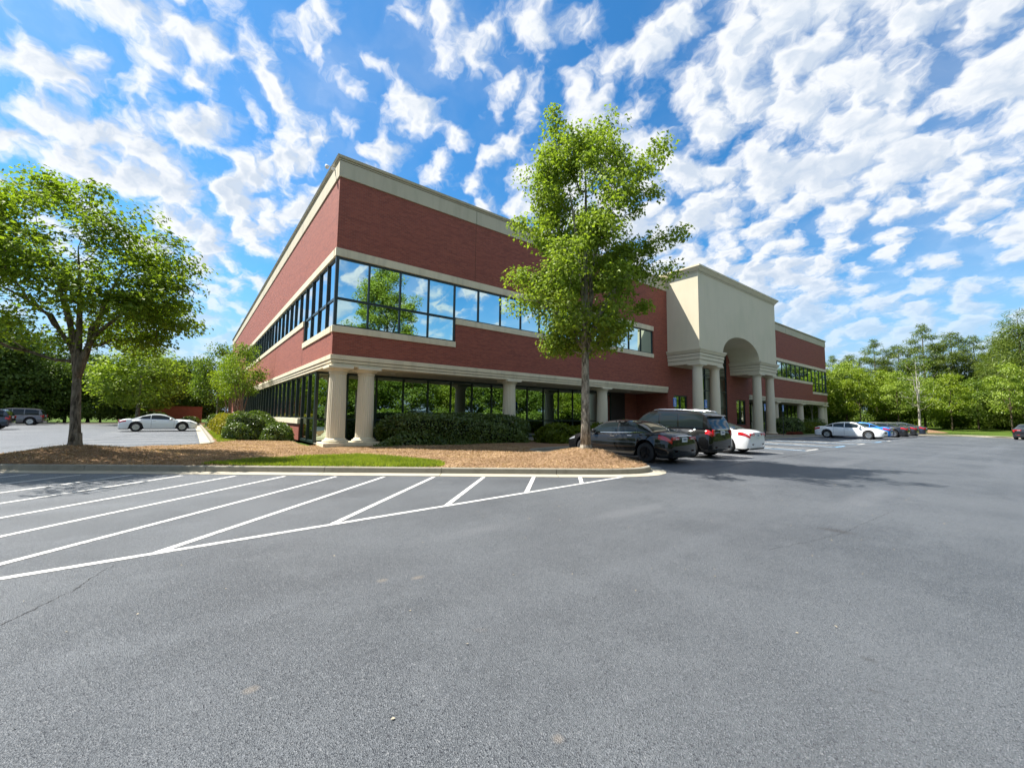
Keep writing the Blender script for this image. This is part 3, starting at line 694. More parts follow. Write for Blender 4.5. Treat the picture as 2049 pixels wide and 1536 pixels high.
# portico with barrel arch
PX0, PX1, PY = 26.1, 41.3, -2.71
A0, A1, SP, RISE = 29.97, 37.2, 6.98, 1.72
pts = [(PX0, SP), (PX0, 13.07), (PX1, 13.07), (PX1, SP), (A1, SP)]
ac = (A0+A1)/2; ar = (A1-A0)/2; arc = [(ac+ar*math.cos(math.pi*k/28), SP+RISE*math.sin(math.pi*k/28)) for k in range(1, 28)]
pts = pts + arc + [(A0, SP)]
m = MB(); npt = len(pts)
m.v = [(x, PY, z) for x, z in pts] + [(x, 2.5, z) for x, z in pts]
tess = geometry.tessellate_polygon([[Vector((x, z, 0)) for x, z in pts]])
m.f = [tuple(t) for t in tess] + [tuple(i+npt for i in t)[::-1] for t in tess] + [(i, (i+1) % npt, (i+1) % npt+npt, i+npt) for i in range(npt)]
m.m = [0]*len(m.f); m.obj('portico_wall', 'stucco', B)
cn = MB(); 
def ring(o): return (PX0-o, PX1+o, PY-o, 2.5+o)
cn.frus(ring(.05), ring(.05), 13.03, 13.10); cn.frus(ring(.09), ring(.10), 13.135, 13.19); cn.frus(ring(.12), ring(.27), 13.192, 13.40); cn.frus(ring(.31), ring(.31), 13.402, 13.53)
cn.obj('cornice', 'stucco', B)
rv = MB(); rv.frus(ring(.015), ring(.015), 13.04, 13.18); rv.obj('reveal', 'reveal', B)
for x0, x1 in ((PX0, A0), (A1, PX1)):
    e = MB(); r = lambda o: (x0-o, x1+o, PY-o, -.002)
    e.frus(r(-.03), r(-.03), 5.82, 6.11); e.frus(r(.02), r(.02), 6.14, 6.40); e.frus(r(.06), r(.06), 6.43, 6.63); e.frus(r(.09), r(.20), 6.665, 6.88); e.frus(r(.22), r(.22), 6.882, 6.978)
    e.obj('portico_entablature', 'stucco', B); rv = MB(); rv.frus(r(-.06), r(-.06), 5.9, 6.8); rv.obj('reveal', 'reveal', B)
hic = col_meshes(5.82-.31-.30, .40, .355, False)
for x in (26.62, 29.42, 37.75, 40.78): column(hic, x, -2.22, .30)
# entrance glazing under the arch
def opening(x0, x1, z0, z1, nx, rows, mat, name):
    fr = MB(); y = .12
    fr.box(x0, x1, .05, .2, z1-.09, z1-.002); fr.box(x0, x1, .05, .2, z0+.002, z0+.1)
    fr.box(x0, x0+.06, .05, .2, z0+.1, z1-.09); fr.box(x1-.06, x1, .05, .2, z0+.1, z1-.09)
    for z in rows: fr.box(x0+.06, x1-.06, .06, .19, z-.04, z+.04)
    W = fr.obj(name, 'mullion', B)
    for k in range(1, nx):
        a = x0+(x1-x0)*k/nx; m = MB(); m.box(max(x0, a-.045), min(x1, a+.045), .045, .205, z0+.003, z1-.003); m.obj('mullion', 'mullion', W)
    zs = [z0+.1] + [z for z in rows] + [z1-.09]
    for k in range(nx):
        for i in range(len(zs)-1):
            pane(F_front, x0+(x1-x0)*k/nx+.045, x0+(x1-x0)*(k+1)/nx-.045, y, zs[i]+(.04 if i else 0), zs[i+1]-(.04 if i < len(zs)-2 else 0), mat, W)
opening(TW[0], TW[1], Z0, 8.3, 4, (2.6, 4.1, 5.5, 6.9), 'lobby_glass', 'entrance_window')
opening(27.0, 29.05, .95, 3.47, 2, (), 'lobby_glass', 'lower_window'); opening(38.45, 40.5, .95, 3.47, 2, (), 'lobby_glass', 'lower_window')

# security camera on the parapet
sc = empty('security_camera', (-.16, .75, 12.72), 0, 'small white security camera fixed to the parapet near the corner', 'camera')
m = MB(); m.box(-.03, .115, -.04, .04, -.05, .06); m.obj('bracket', 'camera_white', sc, bevel=.01)
m = MB(); m.tube([(-.02, 0, .02), (-.14, 0, .08), (-.2, .0, .06)], .022, 8); m.obj('arm', 'camera_white', sc, smooth=True)
m = MB(); m.lathe((-.24, 0, -.02), [(.07, .1), (.09, .05), (.09, 0), (.06, -.05), (.02, -.07)], 14); m.obj('housing', 'camera_white', sc, smooth=True)

# parking signs
def parking_sign(x, y, label):
    t = empty('parking_sign', (x, y, .12), 0, label, 'sign', 'blue accessible parking signs')
    m = MB(); m.box(-.03, .03, -.02, .02, -.02, 2.72); m.obj('post', 'sign_post', t)
    m = MB(); m.box(-.17, .17, -.035, -.022, 2.12, 2.68); p = m.obj('sign_panel', 'sign_blue', t, bevel=.004)
    m = MB(); m.box(-.15, .15, -.0365, -.035, 2.14, 2.16); m.box(-.15, .15, -.0365, -.035, 2.64, 2.66); m.obj('border', 'sign_white', p)
    s = MB(); s.lathe((-.02, -.036, 2.55), [(.03, 0), (.03, -.003)], 10, 'y')                      # head
    s.tube([(-.02, -.037, 2.52), (-.01, -.037, 2.40), (.06, -.037, 2.40), (.085, -.037, 2.28), (.11, -.037, 2.29)], .013, 5)
    s.tube([(-.015, -.037, 2.46), (.05, -.037, 2.46)], .01, 5)
    s.tube([(.0+.085*math.cos(a), -.037, 2.335+.085*math.sin(a)) for a in np.linspace(math.radians(120), math.radians(375), 14)], .011, 5)
    s.obj('wheelchair_symbol', 'sign_white', p)
parking_sign(18.9, -4.75, 'blue accessible parking sign in front of the small window beside the left columns')
parking_sign(22.75, -4.75, 'blue accessible parking sign between the two left portico columns')
parking_sign(32.5, -4.75, 'blue accessible parking sign in front of the right portico columns')
parking_sign(36.4, -4.75, 'blue accessible parking sign on a dark post by the clipped shrubs')

# brick enclosure at the far end of the side lot
en = empty('brick_enclosure', (-6.6, 53.6, 0), 0, 'low red brick refuse enclosure at the far end of the side lot', 'enclosure')
m = MB(); m.box(-2.3, -2.0, -1.5, 4, -.05, 2.3); m.box(-2.0, 3.2, -1.5, -1.2, -.05, 2.3); m.box(2.9, 3.2, -1.2, 4, -.05, 2.3); m.obj('wall', 'brick', en)
m = MB(); m.box(-2.34, -1.96, -1.54, 4.04, 2.302, 2.36); m.box(-1.95, 3.24, -1.54, -1.16, 2.302, 2.36); m.obj('coping', 'brick', en)

# ------------------------------------------------------------------ cars
def smooth_curve(ctrl, win=.05):
    xs = np.linspace(-.3, 1.3, 801); ys = np.interp(xs, [c[0] for c in ctrl], [c[1] for c in ctrl])
    k = max(1, int(win*500)); ker = np.hanning(2*k+3)[1:-1]; ker /= ker.sum(); pad = np.pad(ys, k, mode='edge')
    y2 = np.convolve(pad, ker, 'valid'); return lambda s: float(np.interp(s, xs, y2))
CARS = {
 'sedan': dict(deck=[(0, .90), (.03, .97), (.10, 1.02), (.22, 1.02), (.5, .95), (.70, .95), (.78, .93), (.9, .85), (.96, .76), (1, .66)],
               roof=[(.09, .98), (.15, 1.07), (.29, 1.35), (.38, 1.43), (.5, 1.455), (.585, 1.42), (.655, 1.29), (.775, .92)],
               wins=[(.165, .285, .36), (.295, .455, 0), (.468, .70, 0)], ws=(.625, .745), rw=(.125, .305), wr=.335, wheels=(.20, .80), Rr=.34, Rf=.42, seams=(.30, .462, .70)),
 'coupe': dict(deck=[(0, .86), (.03, .92), (.10, .96), (.25, .99), (.5, .93), (.66, .93), (.76, .92), (.9, .85), (.96, .76), (1, .66)],
               roof=[(.10, .94), (.18, 1.04), (.30, 1.27), (.40, 1.38), (.48, 1.395), (.55, 1.34), (.62, 1.22), (.735, .90)],
               wins=[(.235, .385, .3), (.395, .665, 0)], ws=(.59, .71), rw=(.14, .32), wr=.355, wheels=(.215, .80), Rr=.42, Rf=.5, seams=(.40, .69)),
 'suv': dict(deck=[(0, 1.02), (.02, 1.08), (.2, 1.12), (.68, 1.12), (.76, 1.13), (.9, 1.08), (.96, 1.0), (1, .86)],
             roof=[(-.01, .98), (.012, 1.18), (.04, 1.52), (.07, 1.70), (.13, 1.78), (.3, 1.83), (.48, 1.845), (.56, 1.80), (.625, 1.64), (.745, 1.08)],
             wins=[(.075, .275, 0), (.29, .445, 0), (.462, .675, 0)], ws=(.60, .72), rw=(.012, .058), wr=.395, wheels=(.19, .80), Rr=.16, Rf=.38, seams=(.28, .455, .665)),
}
def wheel(parent, x, y, r, rim, side):
    m = MB(); w = .115
    m.lathe((0, 0, 0), [(r*.62, -w), (r*.9, -w), (r*.985, -w*.8), (r, -w*.4), (r, w*.4), (r*.985, w*.8), (r*.9, w), (r*.62, w)], 28, 'y', caps=False)
    t = m.obj('wheel', 'tyre', parent, smooth=True, angle=40, loc=(x, y, r))
    m = MB(); o = side*(w-.03)
    m.lathe((0, 0, 0), [(r*.66, o-.02*side), (r*.66, o+.024*side), (r*.60, o+.024*side), (r*.58, o-.01*side), (.02, o-.014*side)], 28, 'y')
    for k in range(5):
        a = 2*math.pi*k/5+.3
        for da in (-.16, .16):
            c, s_ = math.cos(a+da*.5), math.sin(a+da*.5); c2, s2 = math.cos(a+da), math.sin(a+da)
            px, pz = -s2*.016, c2*.016; y0, y1 = o-.005*side, o+.022*side
            m.add([(c*.04+px, y0, s_*.04+pz), (c*.04-px, y0, s_*.04-pz), (c2*r*.62-px, y0, s2*r*.62-pz), (c2*r*.62+px, y0, s2*r*.62+pz),
                   (c*.04+px, y1, s_*.04+pz), (c*.04-px, y1, s_*.04-pz), (c2*r*.62-px, y1, s2*r*.62-pz), (c2*r*.62+px, y1, s2*r*.62+pz)],
                  [(0, 1, 2, 3), (4, 5, 6, 7), (0, 1, 5, 4), (1, 2, 6, 5), (2, 3, 7, 6), (3, 0, 4, 7)])
    m.lathe((0, 0, 0), [(.055, o-.005*side), (.05, o+.028*side), (.02, o+.03*side)], 14, 'y')
    m.obj('rim', rim, t)
def car(label, cat, x, y, rz, kind, paint, L, W, H, name='parked_car', rim='rim_alloy', plate=True, chrome=True, rails=False, group='cars parked round the lot', taillamp='tail_red', bright=True):
    K = CARS[kind]; hs = H/{'sedan': 1.455, 'coupe': 1.395, 'suv': 1.845}[kind]
    dk = smooth_curve(K['deck'], .03); rf_ = smooth_curve(K['roof'], .025 if kind == 'suv' else .045)
    Wh = W/2; rw = K['wr']; wx = [(-L/2+L*q) for q in K['wheels']]; arch = rw+.055
    root = empty(name, (x, y, 0), rz, label, cat, group)
    def X(s): return -L/2+L*s
    def ends(s):
        a, b = s*L/K['Rr'], (1-s)*L/K['Rf']; e = min(1, a, b); return math.sqrt(max(0, 1-(1-e)**2))
    def body(s, p, off=0.):
        k = ends(s); xx = X(s); zt = dk(s)*hs; zm = .55*hs if kind != 'suv' else .68
        zt = zm+(zt-zm)*(.62+.38*k); w = Wh*(.80+.20*k)*(1-.03*abs(2*s-1)**3)
        zb = .19 if kind != 'suv' else .27
        zb = zm-(zm-zb)*(.72+.28*k)
        for c in wx:
            d = abs(xx-c)
            if d < arch: zb = max(zb, rw+math.sqrt(arch*arch-d*d))
        bulge = 0
        for c in wx: bulge = max(bulge, math.exp(-((xx-c)/.42)**2))
        sec = [(w*.90, zb), (w*.975+.006*bulge, zb+.05), (w*1.0+.014*bulge, .44*hs), (w*.99+.018*bulge, .62*hs), (w*.962+.010*bulge, zt-.13), (w*.915, zt-.035), (w*.80, zt+.012), (w*.42, zt+.042), (0, zt+.05)]
        zz = [q[1] for q in sec]
        for i in range(1, 6): zz[i] = max(zz[i], zz[i-1]+.012)
        i = min(7, int(p)); f = p-i
        yy = sec[i][0]*(1-f)+sec[i+1][0]*f; z_ = zz[i]*(1-f)+zz[i+1]*f
        if off:
            dy, dz = sec[i+1][0]-sec[i][0], zz[i+1]-zz[i]; l = math.hypot(dy, dz) or 1; yy += off*dz/l; z_ -= off*dy/l
        return xx, yy, z_
    roofs = [c[0] for c in K['roof']]; s0, s1 = roofs[0], roofs[-1]; zmax = H
    def gh(s):
        zt = dk(s)*hs+.0; zr = max(rf_(s)*hs-.035, zt+.001); wb = body(max(.0, s), 5.35)[1]; q = min(1, (zr-zt)/(zmax-zt-.035)); wr_ = wb-(wb-Wh*(.66 if kind != 'suv' else .74))*q**.9
        return zt-.015, zr, wb, min(wb-.01, wr_)
    def side(s, t, off=0.):
        zb, zr, wb, wr_ = gh(s); return X(s), wb+(wr_-wb)*t+.03*math.sin(math.pi*t)*min(1, (zr-zb)/.3)+off, zb+(zr-zb)*t
    def roof(s, q, off=0.):
        zb, zr, wb, wr_ = gh(s); return X(s), wr_*q, zr+(.045*(1-q*q))+off
    # painted shell
    ss = sorted(set([0, .004, .01, .018, .03, .045, .06, .08, .1, .9, .92, .94, .955, .97, .982, .992, 1.] + [round(v, 4) for v in np.linspace(.1, .9, 49)] + [round((c+L/2+d)/L, 4) for c in wx for d in np.linspace(-arch, arch, 17)]))
    ss = [s for s in ss if 0 <= s <= 1]
    m = MB(); R = []
    for s in ss:
        h = [body(s, p) for p in range(9)]; R.append([(a, -b, c) for a, b, c in h] + [(a, b, c) for a, b, c in h[:-1]][::-1])
    n = 17; vs = [p for r in R for p in r]; fs = []
    for i in range(len(R)-1):
        for j in range(n): fs.append((i*n+j, i*n+(j+1) % n, (i+1)*n+(j+1) % n, (i+1)*n+j))
    fs += [tuple(range(n)), tuple((len(R)-1)*n+j for j in range(n))]; m.add(vs, fs)
    gs_ = sorted(set([round(v, 4) for v in np.linspace(max(0.002, s0), s1, 56)] + ([.002, .006, .012, .02, .028, .036, .045, .055, .065] if kind == 'suv' else [])))
    R = []
    for s in gs_:
        h = [side(s, t) for t in (0, .2, .4, .6, .8, .93)] + [roof(s, q) for q in (1, .9, .6, .3, 0)]; R.append([(a, -b, c) for a, b, c in h] + [(a, b, c) for a, b, c in h[:-1]][::-1])
    n = len(R[0]); vs = [p for r in R for p in r]; fs = []
    for i in range(len(R)-1):
        for j in range(n-1): fs.append((i*n+j, i*n+j+1, (i+1)*n+j+1, (i+1)*n+j))
    fs += [tuple(range(n)), tuple((len(R)-1)*n+j for j in range(n))]; m.add(vs, fs)
    bd = m.obj('body', paint, root, smooth=True, angle=38)
    def patch(fn, sa, sb, ta, tb, name_, mat, parent, mirror=True, ns=10, nt=6, both=False, off=.006, taper=0.):
        for sg in ((-1, 1) if mirror else (1,)):
            mm = MB(); V = []
            for i in range(ns+1):
                s = sa+(sb-sa)*i/ns
                for j in range(nt+1):
                    f = j/nt; ta2, tb2 = ta, tb
                    if taper: s2 = s+(taper*(sb-sa))*f*(1 if i < ns/2 else 0)*(1-i/(ns/2)) if i < ns/2 else s
                    else: s2 = s
                    a, b_, c = fn(s2, ta2+(tb2-ta2)*f, off); V.append((a, b_*sg, c))
            mm.add(V, [(i*(nt+1)+j, i*(nt+1)+j+1, (i+1)*(nt+1)+j+1, (i+1)*(nt+1)+j) for i in range(ns) for j in range(nt)])
            mm.obj(name_, mat, parent, smooth=True)
    for sa, sb, tp in K['wins']: patch(side, sa, sb, .10, .87, 'side_window', 'car_glass', root, taper=tp)
    a, b_ = K['ws']; patch(roof, a, b_, -.93, .93, 'windscreen', 'car_glass', root, False, 14, 12)
    a, b_ = K['rw']; patch(roof, a, b_, -.90, .90, 'rear_window', 'car_glass', root, False, 14, 12)
    if bright: patch(side, K['wins'][0][0], K['wins'][-1][1], .055, .095, 'window_trim', 'chrome' if chrome else 'trim_black', root, ns=24, nt=1)
    for s in K['seams']: patch(body, s-.0012, s+.0012, 1.3, 5.2, 'door_seam', 'trim_black', bd, ns=1, nt=14, off=.0015)
    # lamps
    if kind == 'suv':
        patch(body, .003, .05, 3.9, 5.4, 'tail_lamp', taillamp, root, ns=6, nt=6, off=.012)
    else: patch(body, .003, .095, 3.75, 4.75, 'tail_lamp', taillamp, root, ns=8, nt=5, off=.008)
    for sg in (-1, 1):
        if kind != 'suv':
            m = MB(); a_, b2 = sorted((sg*Wh*.36, sg*Wh*.80)); zc_ = .845*hs; m.box(-L/2-.012, -L/2+.06, a_, b2, zc_-.055, zc_+.05); m.obj('tail_lamp', taillamp, root, bevel=.012)
            m = MB(); a_, b2 = sorted((sg*Wh*.42, sg*Wh*.62)); m.box(-L/2-.0145, -L/2+.02, a_, b2, zc_-.035, zc_-.005); m.obj('reverse_lamp', 'tail_clear', root, bevel=.004)
        else:
            m = MB(); a_, b2 = sorted((sg*Wh*.66, sg*Wh*.80)); m.box(-L/2-.015, -L/2+.06, a_, b2, .86, 1.10); m.obj('tail_lamp', taillamp, root, bevel=.012)
    patch(body, .90, .985, 3.6, 4.5, 'headlamp', 'head_clear', root, ns=8, nt=5, off=.008)
    patch(body, .0, .16, .02, 1.0, 'bumper_trim', 'trim_black', root, ns=10, nt=2, off=.004)
    # rear face
    xr = -L/2
    zp = .80*hs if kind != 'suv' else .98
    m = MB(); m.box(xr-.02, xr+.03, -.155, .155, zp-.08, zp+.08); p_ = m.obj('licence_plate', 'plate', root, bevel=.004)
    m = MB(); m.box(xr-.0215, xr-.0195, -.10, .10, zp-.02, zp+.03); m.obj('plate_mark', 'plate_mark', p_)
    m = MB(); m.box(xr-.025, xr+.05, -.42, .42, zp+.10, zp+.135); m.obj('boot_trim', 'chrome' if chrome else paint, root, bevel=.008)
    m = MB(); m.box(xr+.02, xr+.3, -Wh*.78, Wh*.78, .20 if kind != 'suv' else .30, .36 if kind != 'suv' else .46); m.obj('rear_valance', 'trim_black', root, bevel=.03)
    for sg in (-1, 1):
        m = MB(); m.box(xr+.0, xr+.04, sg*Wh*.56-.09, sg*Wh*.56+.09, .40*hs, .45*hs); m.obj('reflector', 'tail_red', root)
    if kind != 'suv':
        for sg in (-1, 1): m = MB(); m.tube([(xr+.02, sg*.5, .27), (xr+.3, sg*.5, .27)], .04, 12); m.obj('exhaust', 'chrome', root, smooth=True)
    # front face
    xf = L/2
    m = MB(); m.box(xf-.06, xf+.008, -.42, .42, .46*hs, .62*hs); m.obj('grille', 'trim_black', root, bevel=.02)
    m = MB(); m.box(xf-.08, xf-.0, -.62, .62, .22, .33); m.obj('front_intake', 'trim_black', root, bevel=.02)
    # underbody hides the far side between the wheels
    m = MB(); m.box(-L/2+.35, L/2-.35, -Wh*.70, Wh*.70, .21, min(.74*hs, .76) if kind != 'suv' else .88); m.obj('underbody', 'trim_black', root)
    for c in wx:
        for sg in (-1, 1): wheel(root, c, sg*(Wh-.125), rw, rim, sg)
    # mirrors and handles
    sM = K['ws'][0]+.055
    for sg in (-1, 1):
        bx_, by_, bz_ = side(sM, .08); m = MB()
        m.lathe((bx_, sg*(by_+.13), bz_+.06), [(.02, -.10), (.07, -.07), (.085, 0), (.08, .05), (.03, .07)], 12, 'x'); mo = m.obj('door_mirror', paint, root, smooth=True)
        m = MB(); m.tube([(bx_, sg*(by_-.02), bz_+.02), (bx_, sg*(by_+.1), bz_+.05)], .02, 6); m.obj('mirror_arm', 'trim_black', mo)
        for s in K['seams'][:-1]:
            hx, hy, hz = body(s+.035, 4.25, .02); m = MB(); m.box(hx-.1, hx+.1, sg*hy-.014, sg*hy+.014, hz-.014, hz+.014); m.obj('door_handle', 'chrome' if chrome else paint, root, bevel=.008)
    if rails:
        for sg in (-1, 1):
            m = MB(); P_ = [roof(s, .86, .05) for s in np.linspace(.12, .52, 9)]; P_ = [roof(.10, .86, .0)] + P_ + [roof(.54, .86, 0.)]
            m.tube([(a, b_*sg, c) for a, b_, c in P_], .022, 8); m.obj('roof_rail', 'chrome', root, smooth=True)
        xs_, _, zs_ = roof(.055, 0); m = MB(); m.frus((xs_-.16, xs_+.22, -.60, .60), (xs_-.10, xs_+.25, -.57, .57), zs_-.02, zs_+.035); m.obj('roof_spoiler', paint, root, bevel=.012)
        for sg in (-1, 1): m = MB(); m.box(-1.35, 1.25, sg*Wh*.93-.05, sg*Wh*.93+.06, .30, .36); m.obj('running_board', 'rim_alloy', root, bevel=.012)
    return root
H90 = math.pi/2
car('glossy black sedan parked behind the mulch mound and maple trunk', 'car', 8.55, -8.82, H90, 'sedan', 'paint_black', 4.68, 1.82, 1.45, rim='rim_dark')
car('black SUV with silver roof rails between the black and the white sedan', 'SUV', 11.65, -8.55, H90, 'suv', 'paint_suv_black', 4.88, 1.88, 1.86, rails=True, name='parked_suv')
car('white sedan with red tail lamps beside the black SUV', 'car', 15.05, -8.5, H90, 'sedan', 'paint_white', 4.86, 1.83, 1.47)
car('white sedan backed in with its nose to the driving lane', 'car', 39.95, -8.55, -H90, 'sedan', 'paint_white', 4.64, 1.8, 1.42, chrome=False)
car('bright blue sedan next to the backed-in white sedan', 'car', 42.75, -8.5, H90, 'sedan', 'paint_blue', 4.6, 1.8, 1.42, chrome=False)
car('dark sedan parked just beyond the blue one', 'car', 48.2, -8.7, H90, 'sedan', 'paint_charcoal', 4.8, 1.82, 1.44)
car('graphite sedan, second beyond the blue one', 'car', 52.0, -8.8, H90, 'sedan', 'paint_graphite', 4.8, 1.82, 1.44)
car('dark sedan at the far end of the front row by the mulch corner', 'car', 56.2, -8.9, H90, 'sedan', 'paint_navy', 4.8, 1.82, 1.44)
car('black sedan facing the lawn, cut by the picture edge', 'car', 55.4, -18.2, -.12, 'sedan', 'paint_charcoal', 4.8, 1.84, 1.46)
car('white two-door coupe parked alone by the side kerb', 'car', -6.55, 25.4, 0, 'coupe', 'paint_pearl', 4.8, 1.9, 1.39, chrome=True)
car('grey SUV parked under the dark trees at the back of the side lot', 'SUV', -19.4, 47.5, math.pi, 'suv', 'paint_grey', 4.9, 1.9, 1.8, name='parked_suv', chrome=False)
car('dark blue SUV cut by the picture edge in the side lot', 'SUV', -18.2, 32.4, math.pi, 'suv', 'paint_navy', 4.6, 1.85, 1.7, name='parked_suv', chrome=False)

# ------------------------------------------------------------------ trees and shrubs
LAT = np.array([.78831, -.61528, 0.]); DEP = np.array([.61528, .78831, 0.])
def grow(table, trunk_r, n_cl, per, leaf, tmpl, spread=(.42, .42, .24), seed=1, lat=LAT, dep=DEP, dep_k=.9, forks=(), trunk_to=.8, flat=.6, tipr=.010, shell=.55, lean=(0, 0), void=-9., arms=(), vf=.42):
    """table of (z, left, right) in metres about the trunk; gives (wood mesh, crown mesh) in local space, base at z=0"""
    R = np.random.default_rng(seed); global RNG; RNG = R
    T = np.array(sorted(table)); zz = T[:, 0]; zlo, zhi = zz[0], zz[-1]
    def LR(z): return np.interp(z, zz, T[:, 1]), np.interp(z, zz, T[:, 2])
    cz = np.linspace(zlo, zhi, 200); l, r = LR(cz); wgt = (r-l)**1.35; M = n_cl*6; z = R.choice(cz, M, p=wgt/wgt.sum()) + R.uniform(-.02, .02, M)*(zhi-zlo)
    l, r = LR(z); u = R.uniform(-1, 1, M); v = R.uniform(-1, 1, M); q = np.hypot(u, v); ok = q <= 1
    sc_ = np.where(q > 0, (q**shell)/np.maximum(q, 1e-6), 1); u, v = u*sc_, v*sc_
    z, l, r, u, v = [k[ok] for k in (z, l, r, u, v)]
    mid, hw = (l+r)/2, (r-l)/2
    C = (mid+u*hw*.93)[:, None]*lat + (v*hw*dep_k)[:, None]*dep; C[:, 2] = z
    keep = np.array([mnoise.noise(Vector((p[0]*vf+seed*3.1, p[1]*vf, p[2]*vf*1.5))) > void for p in C]); C = C[keep][:n_cl]
    for (la, de, za, lb, db, zb_) in arms:                       # clumps along a branch that sticks out of the crown
        K_ = max(3, int(math.hypot(lb-la, zb_-za)/.28))
        for i in range(K_+1):
            t = i/K_; p = (lat*(la+(lb-la)*t) + dep*(de+(db-de)*t)); p = p + R.normal(size=3)*.10; p[2] = za+(zb_-za)*t + R.normal()*.10; C = np.vstack([C, p])
    # nodes: trunk, then forks, then one twig path to every clump
    top = np.array([lean[0], lean[1], zlo+(zhi-zlo)*trunk_to]); N_ = []; par = []; rad = []
    nt = 12
    for i in range(nt+1):
        t = i/nt; p = top*t + np.array([.05*math.sin(5*t+seed), .05*math.cos(4*t+seed), 0])*t; p[2] = top[2]*t
        N_.append(p); par.append(len(N_)-2 if i else -1); rad.append(trunk_r*(1-t)**.75*.97+.012)
    rad[0] *= 1.22; trunk_n = nt+1
    for (zf, tx, ty, tz, rr) in forks:
        b = int(round(zf/top[2]*nt)); p0 = N_[b]; p1 = lat*tx+dep*ty; p1[2] = tz; prev = b; K = 7
        for i in range(1, K+1):
            t = i/K; p = p0*(1-t)+p1*t; p = p + np.array([0, 0, 1.])*(.35*math.sin(math.pi*t)) - (p1-p0)*np.array([1, 1, 0])*.10*math.sin(math.pi*t) + R.normal(size=3)*.04
            N_.append(p); par.append(prev); rad.append(rr*(1-t)**.8+.012); prev = len(N_)-1
    nfix = len(N_)
    order = np.argsort(np.hypot(C[:, 0], C[:, 1])); arr = np.array(N_)
    for ci in order:
        c = C[ci]; d = c-arr; hd = np.hypot(d[:, 0], d[:, 1]); cost = np.linalg.norm(d, axis=1) + 1.6*np.maximum(0, hd*.35-d[:, 2]) + np.where(arr[:, 2] < zlo*.75, 4., 0.)
        cost[:3] += 5; b = int(np.argmin(cost)); p0 = arr[b]; prev = b; new = []
        for t in (.33, .67, 1.):
            p = p0*(1-t)+c*t; p = p+np.array([0, 0, -.10*np.linalg.norm(c-p0)*math.sin(math.pi*t)]) + R.normal(size=3)*.035*(t < 1)
            N_.append(p); par.append(prev); rad.append(0); prev = len(N_)-1; new.append(p)
        arr = np.vstack([arr, new])
    cnt = np.zeros(len(N_))
    for i in range(len(N_)-1, 0, -1):
        if i >= nfix: cnt[i] = max(cnt[i], 1)
        if par[i] >= nfix: cnt[par[i]] += cnt[i]*(1 if (i-nfix) % 3 == 0 else 1)
    for i in range(nfix, len(N_)): rad[i] = min(tipr*max(1, cnt[i])**.5, rad[par[i]]*.9 if par[i] >= 0 else 1)
    wood = MB()
    wood.tube([N_[i] for i in range(trunk_n)], [rad[i] for i in range(trunk_n)], 14)
    if trunk_r > .12: wood.lathe((0, 0, -.12), [(trunk_r*1.75, 0), (trunk_r*1.42, .12), (trunk_r*1.2, .28), (trunk_r*1.08, .5)], 14)
    i = trunk_n
    for f in forks:
        ch = [par[i]] + list(range(i, i+7)); wood.tube([N_[k] for k in ch], [min(rad[ch[1]]*1.1, rad[ch[0]])]+[rad[k] for k in ch[1:]], 9); i += 7
    while i < len(N_):
        ch = [par[i], i, i+1, i+2]; wood.tube([N_[k] for k in ch], [rad[i]*1.05]+[rad[k] for k in ch[1:]], 5); i += 3
    wm = wood.mesh('trunk', smooth=True, recalc=False)
    # leaves
    n = len(C)*per; idx = np.repeat(np.arange(len(C)), per); cs = R.uniform(.6, 1.35, len(C))[idx]
    off = R.normal(size=(n, 3)); off = off/np.maximum(1, np.linalg.norm(off, axis=1, keepdims=True)/1.9); P_ = C[idx] + off*np.array(spread)*cs[:, None]
    out = P_*np.array([1, 1, 0]); out = unit(out); nr = np.array([0, 0, flat]) + out*.35 + off*.15
    droop = out*.6 + np.array([0, 0, -.5])
    cm = leaves('crown', P_, nr, leaf, tmpl, .55, droop, .8)
    return wm, cm
def tree(name, meshes, bark, leafm, loc, label, cat='tree', rz=0., sc_=1., group=None):
    t = empty(name, loc, rz, label, cat, group); t.scale = (sc_[0], sc_[0], sc_[1]) if isinstance(sc_, tuple) else (sc_,)*3
    for nm, me, mt in (('trunk', meshes[0], bark), ('crown', meshes[1], leafm)):
        if not me.materials: me.materials.append(MATS[mt])
        o = bpy.data.objects.new(nm, me); link(o, t)
        if me.materials[0] != MATS[mt]: o.material_slots[0].link = 'OBJECT'; o.material_slots[0].material = MATS[mt]
    return t
def shift(tab, dz): return [(z-dz, l, r) for z, l, r in tab]
TC = [(11.35, -1.1, .1), (10.9, -1.55, .7), (10.45, -1.75, 1.1), (9.9, -1.8, 1.7), (9.16, -1.75, 2.0), (8.24, -1.6, 1.8), (7.6, -1.6, 1.7), (6.54, -1.8, 1.9), (5.91, -1.95, 1.9), (5.20, -1.9, 1.6), (4.50, -1.6, 1.3), (3.95, -1.2, .6), (3.6, -.9, .1)]
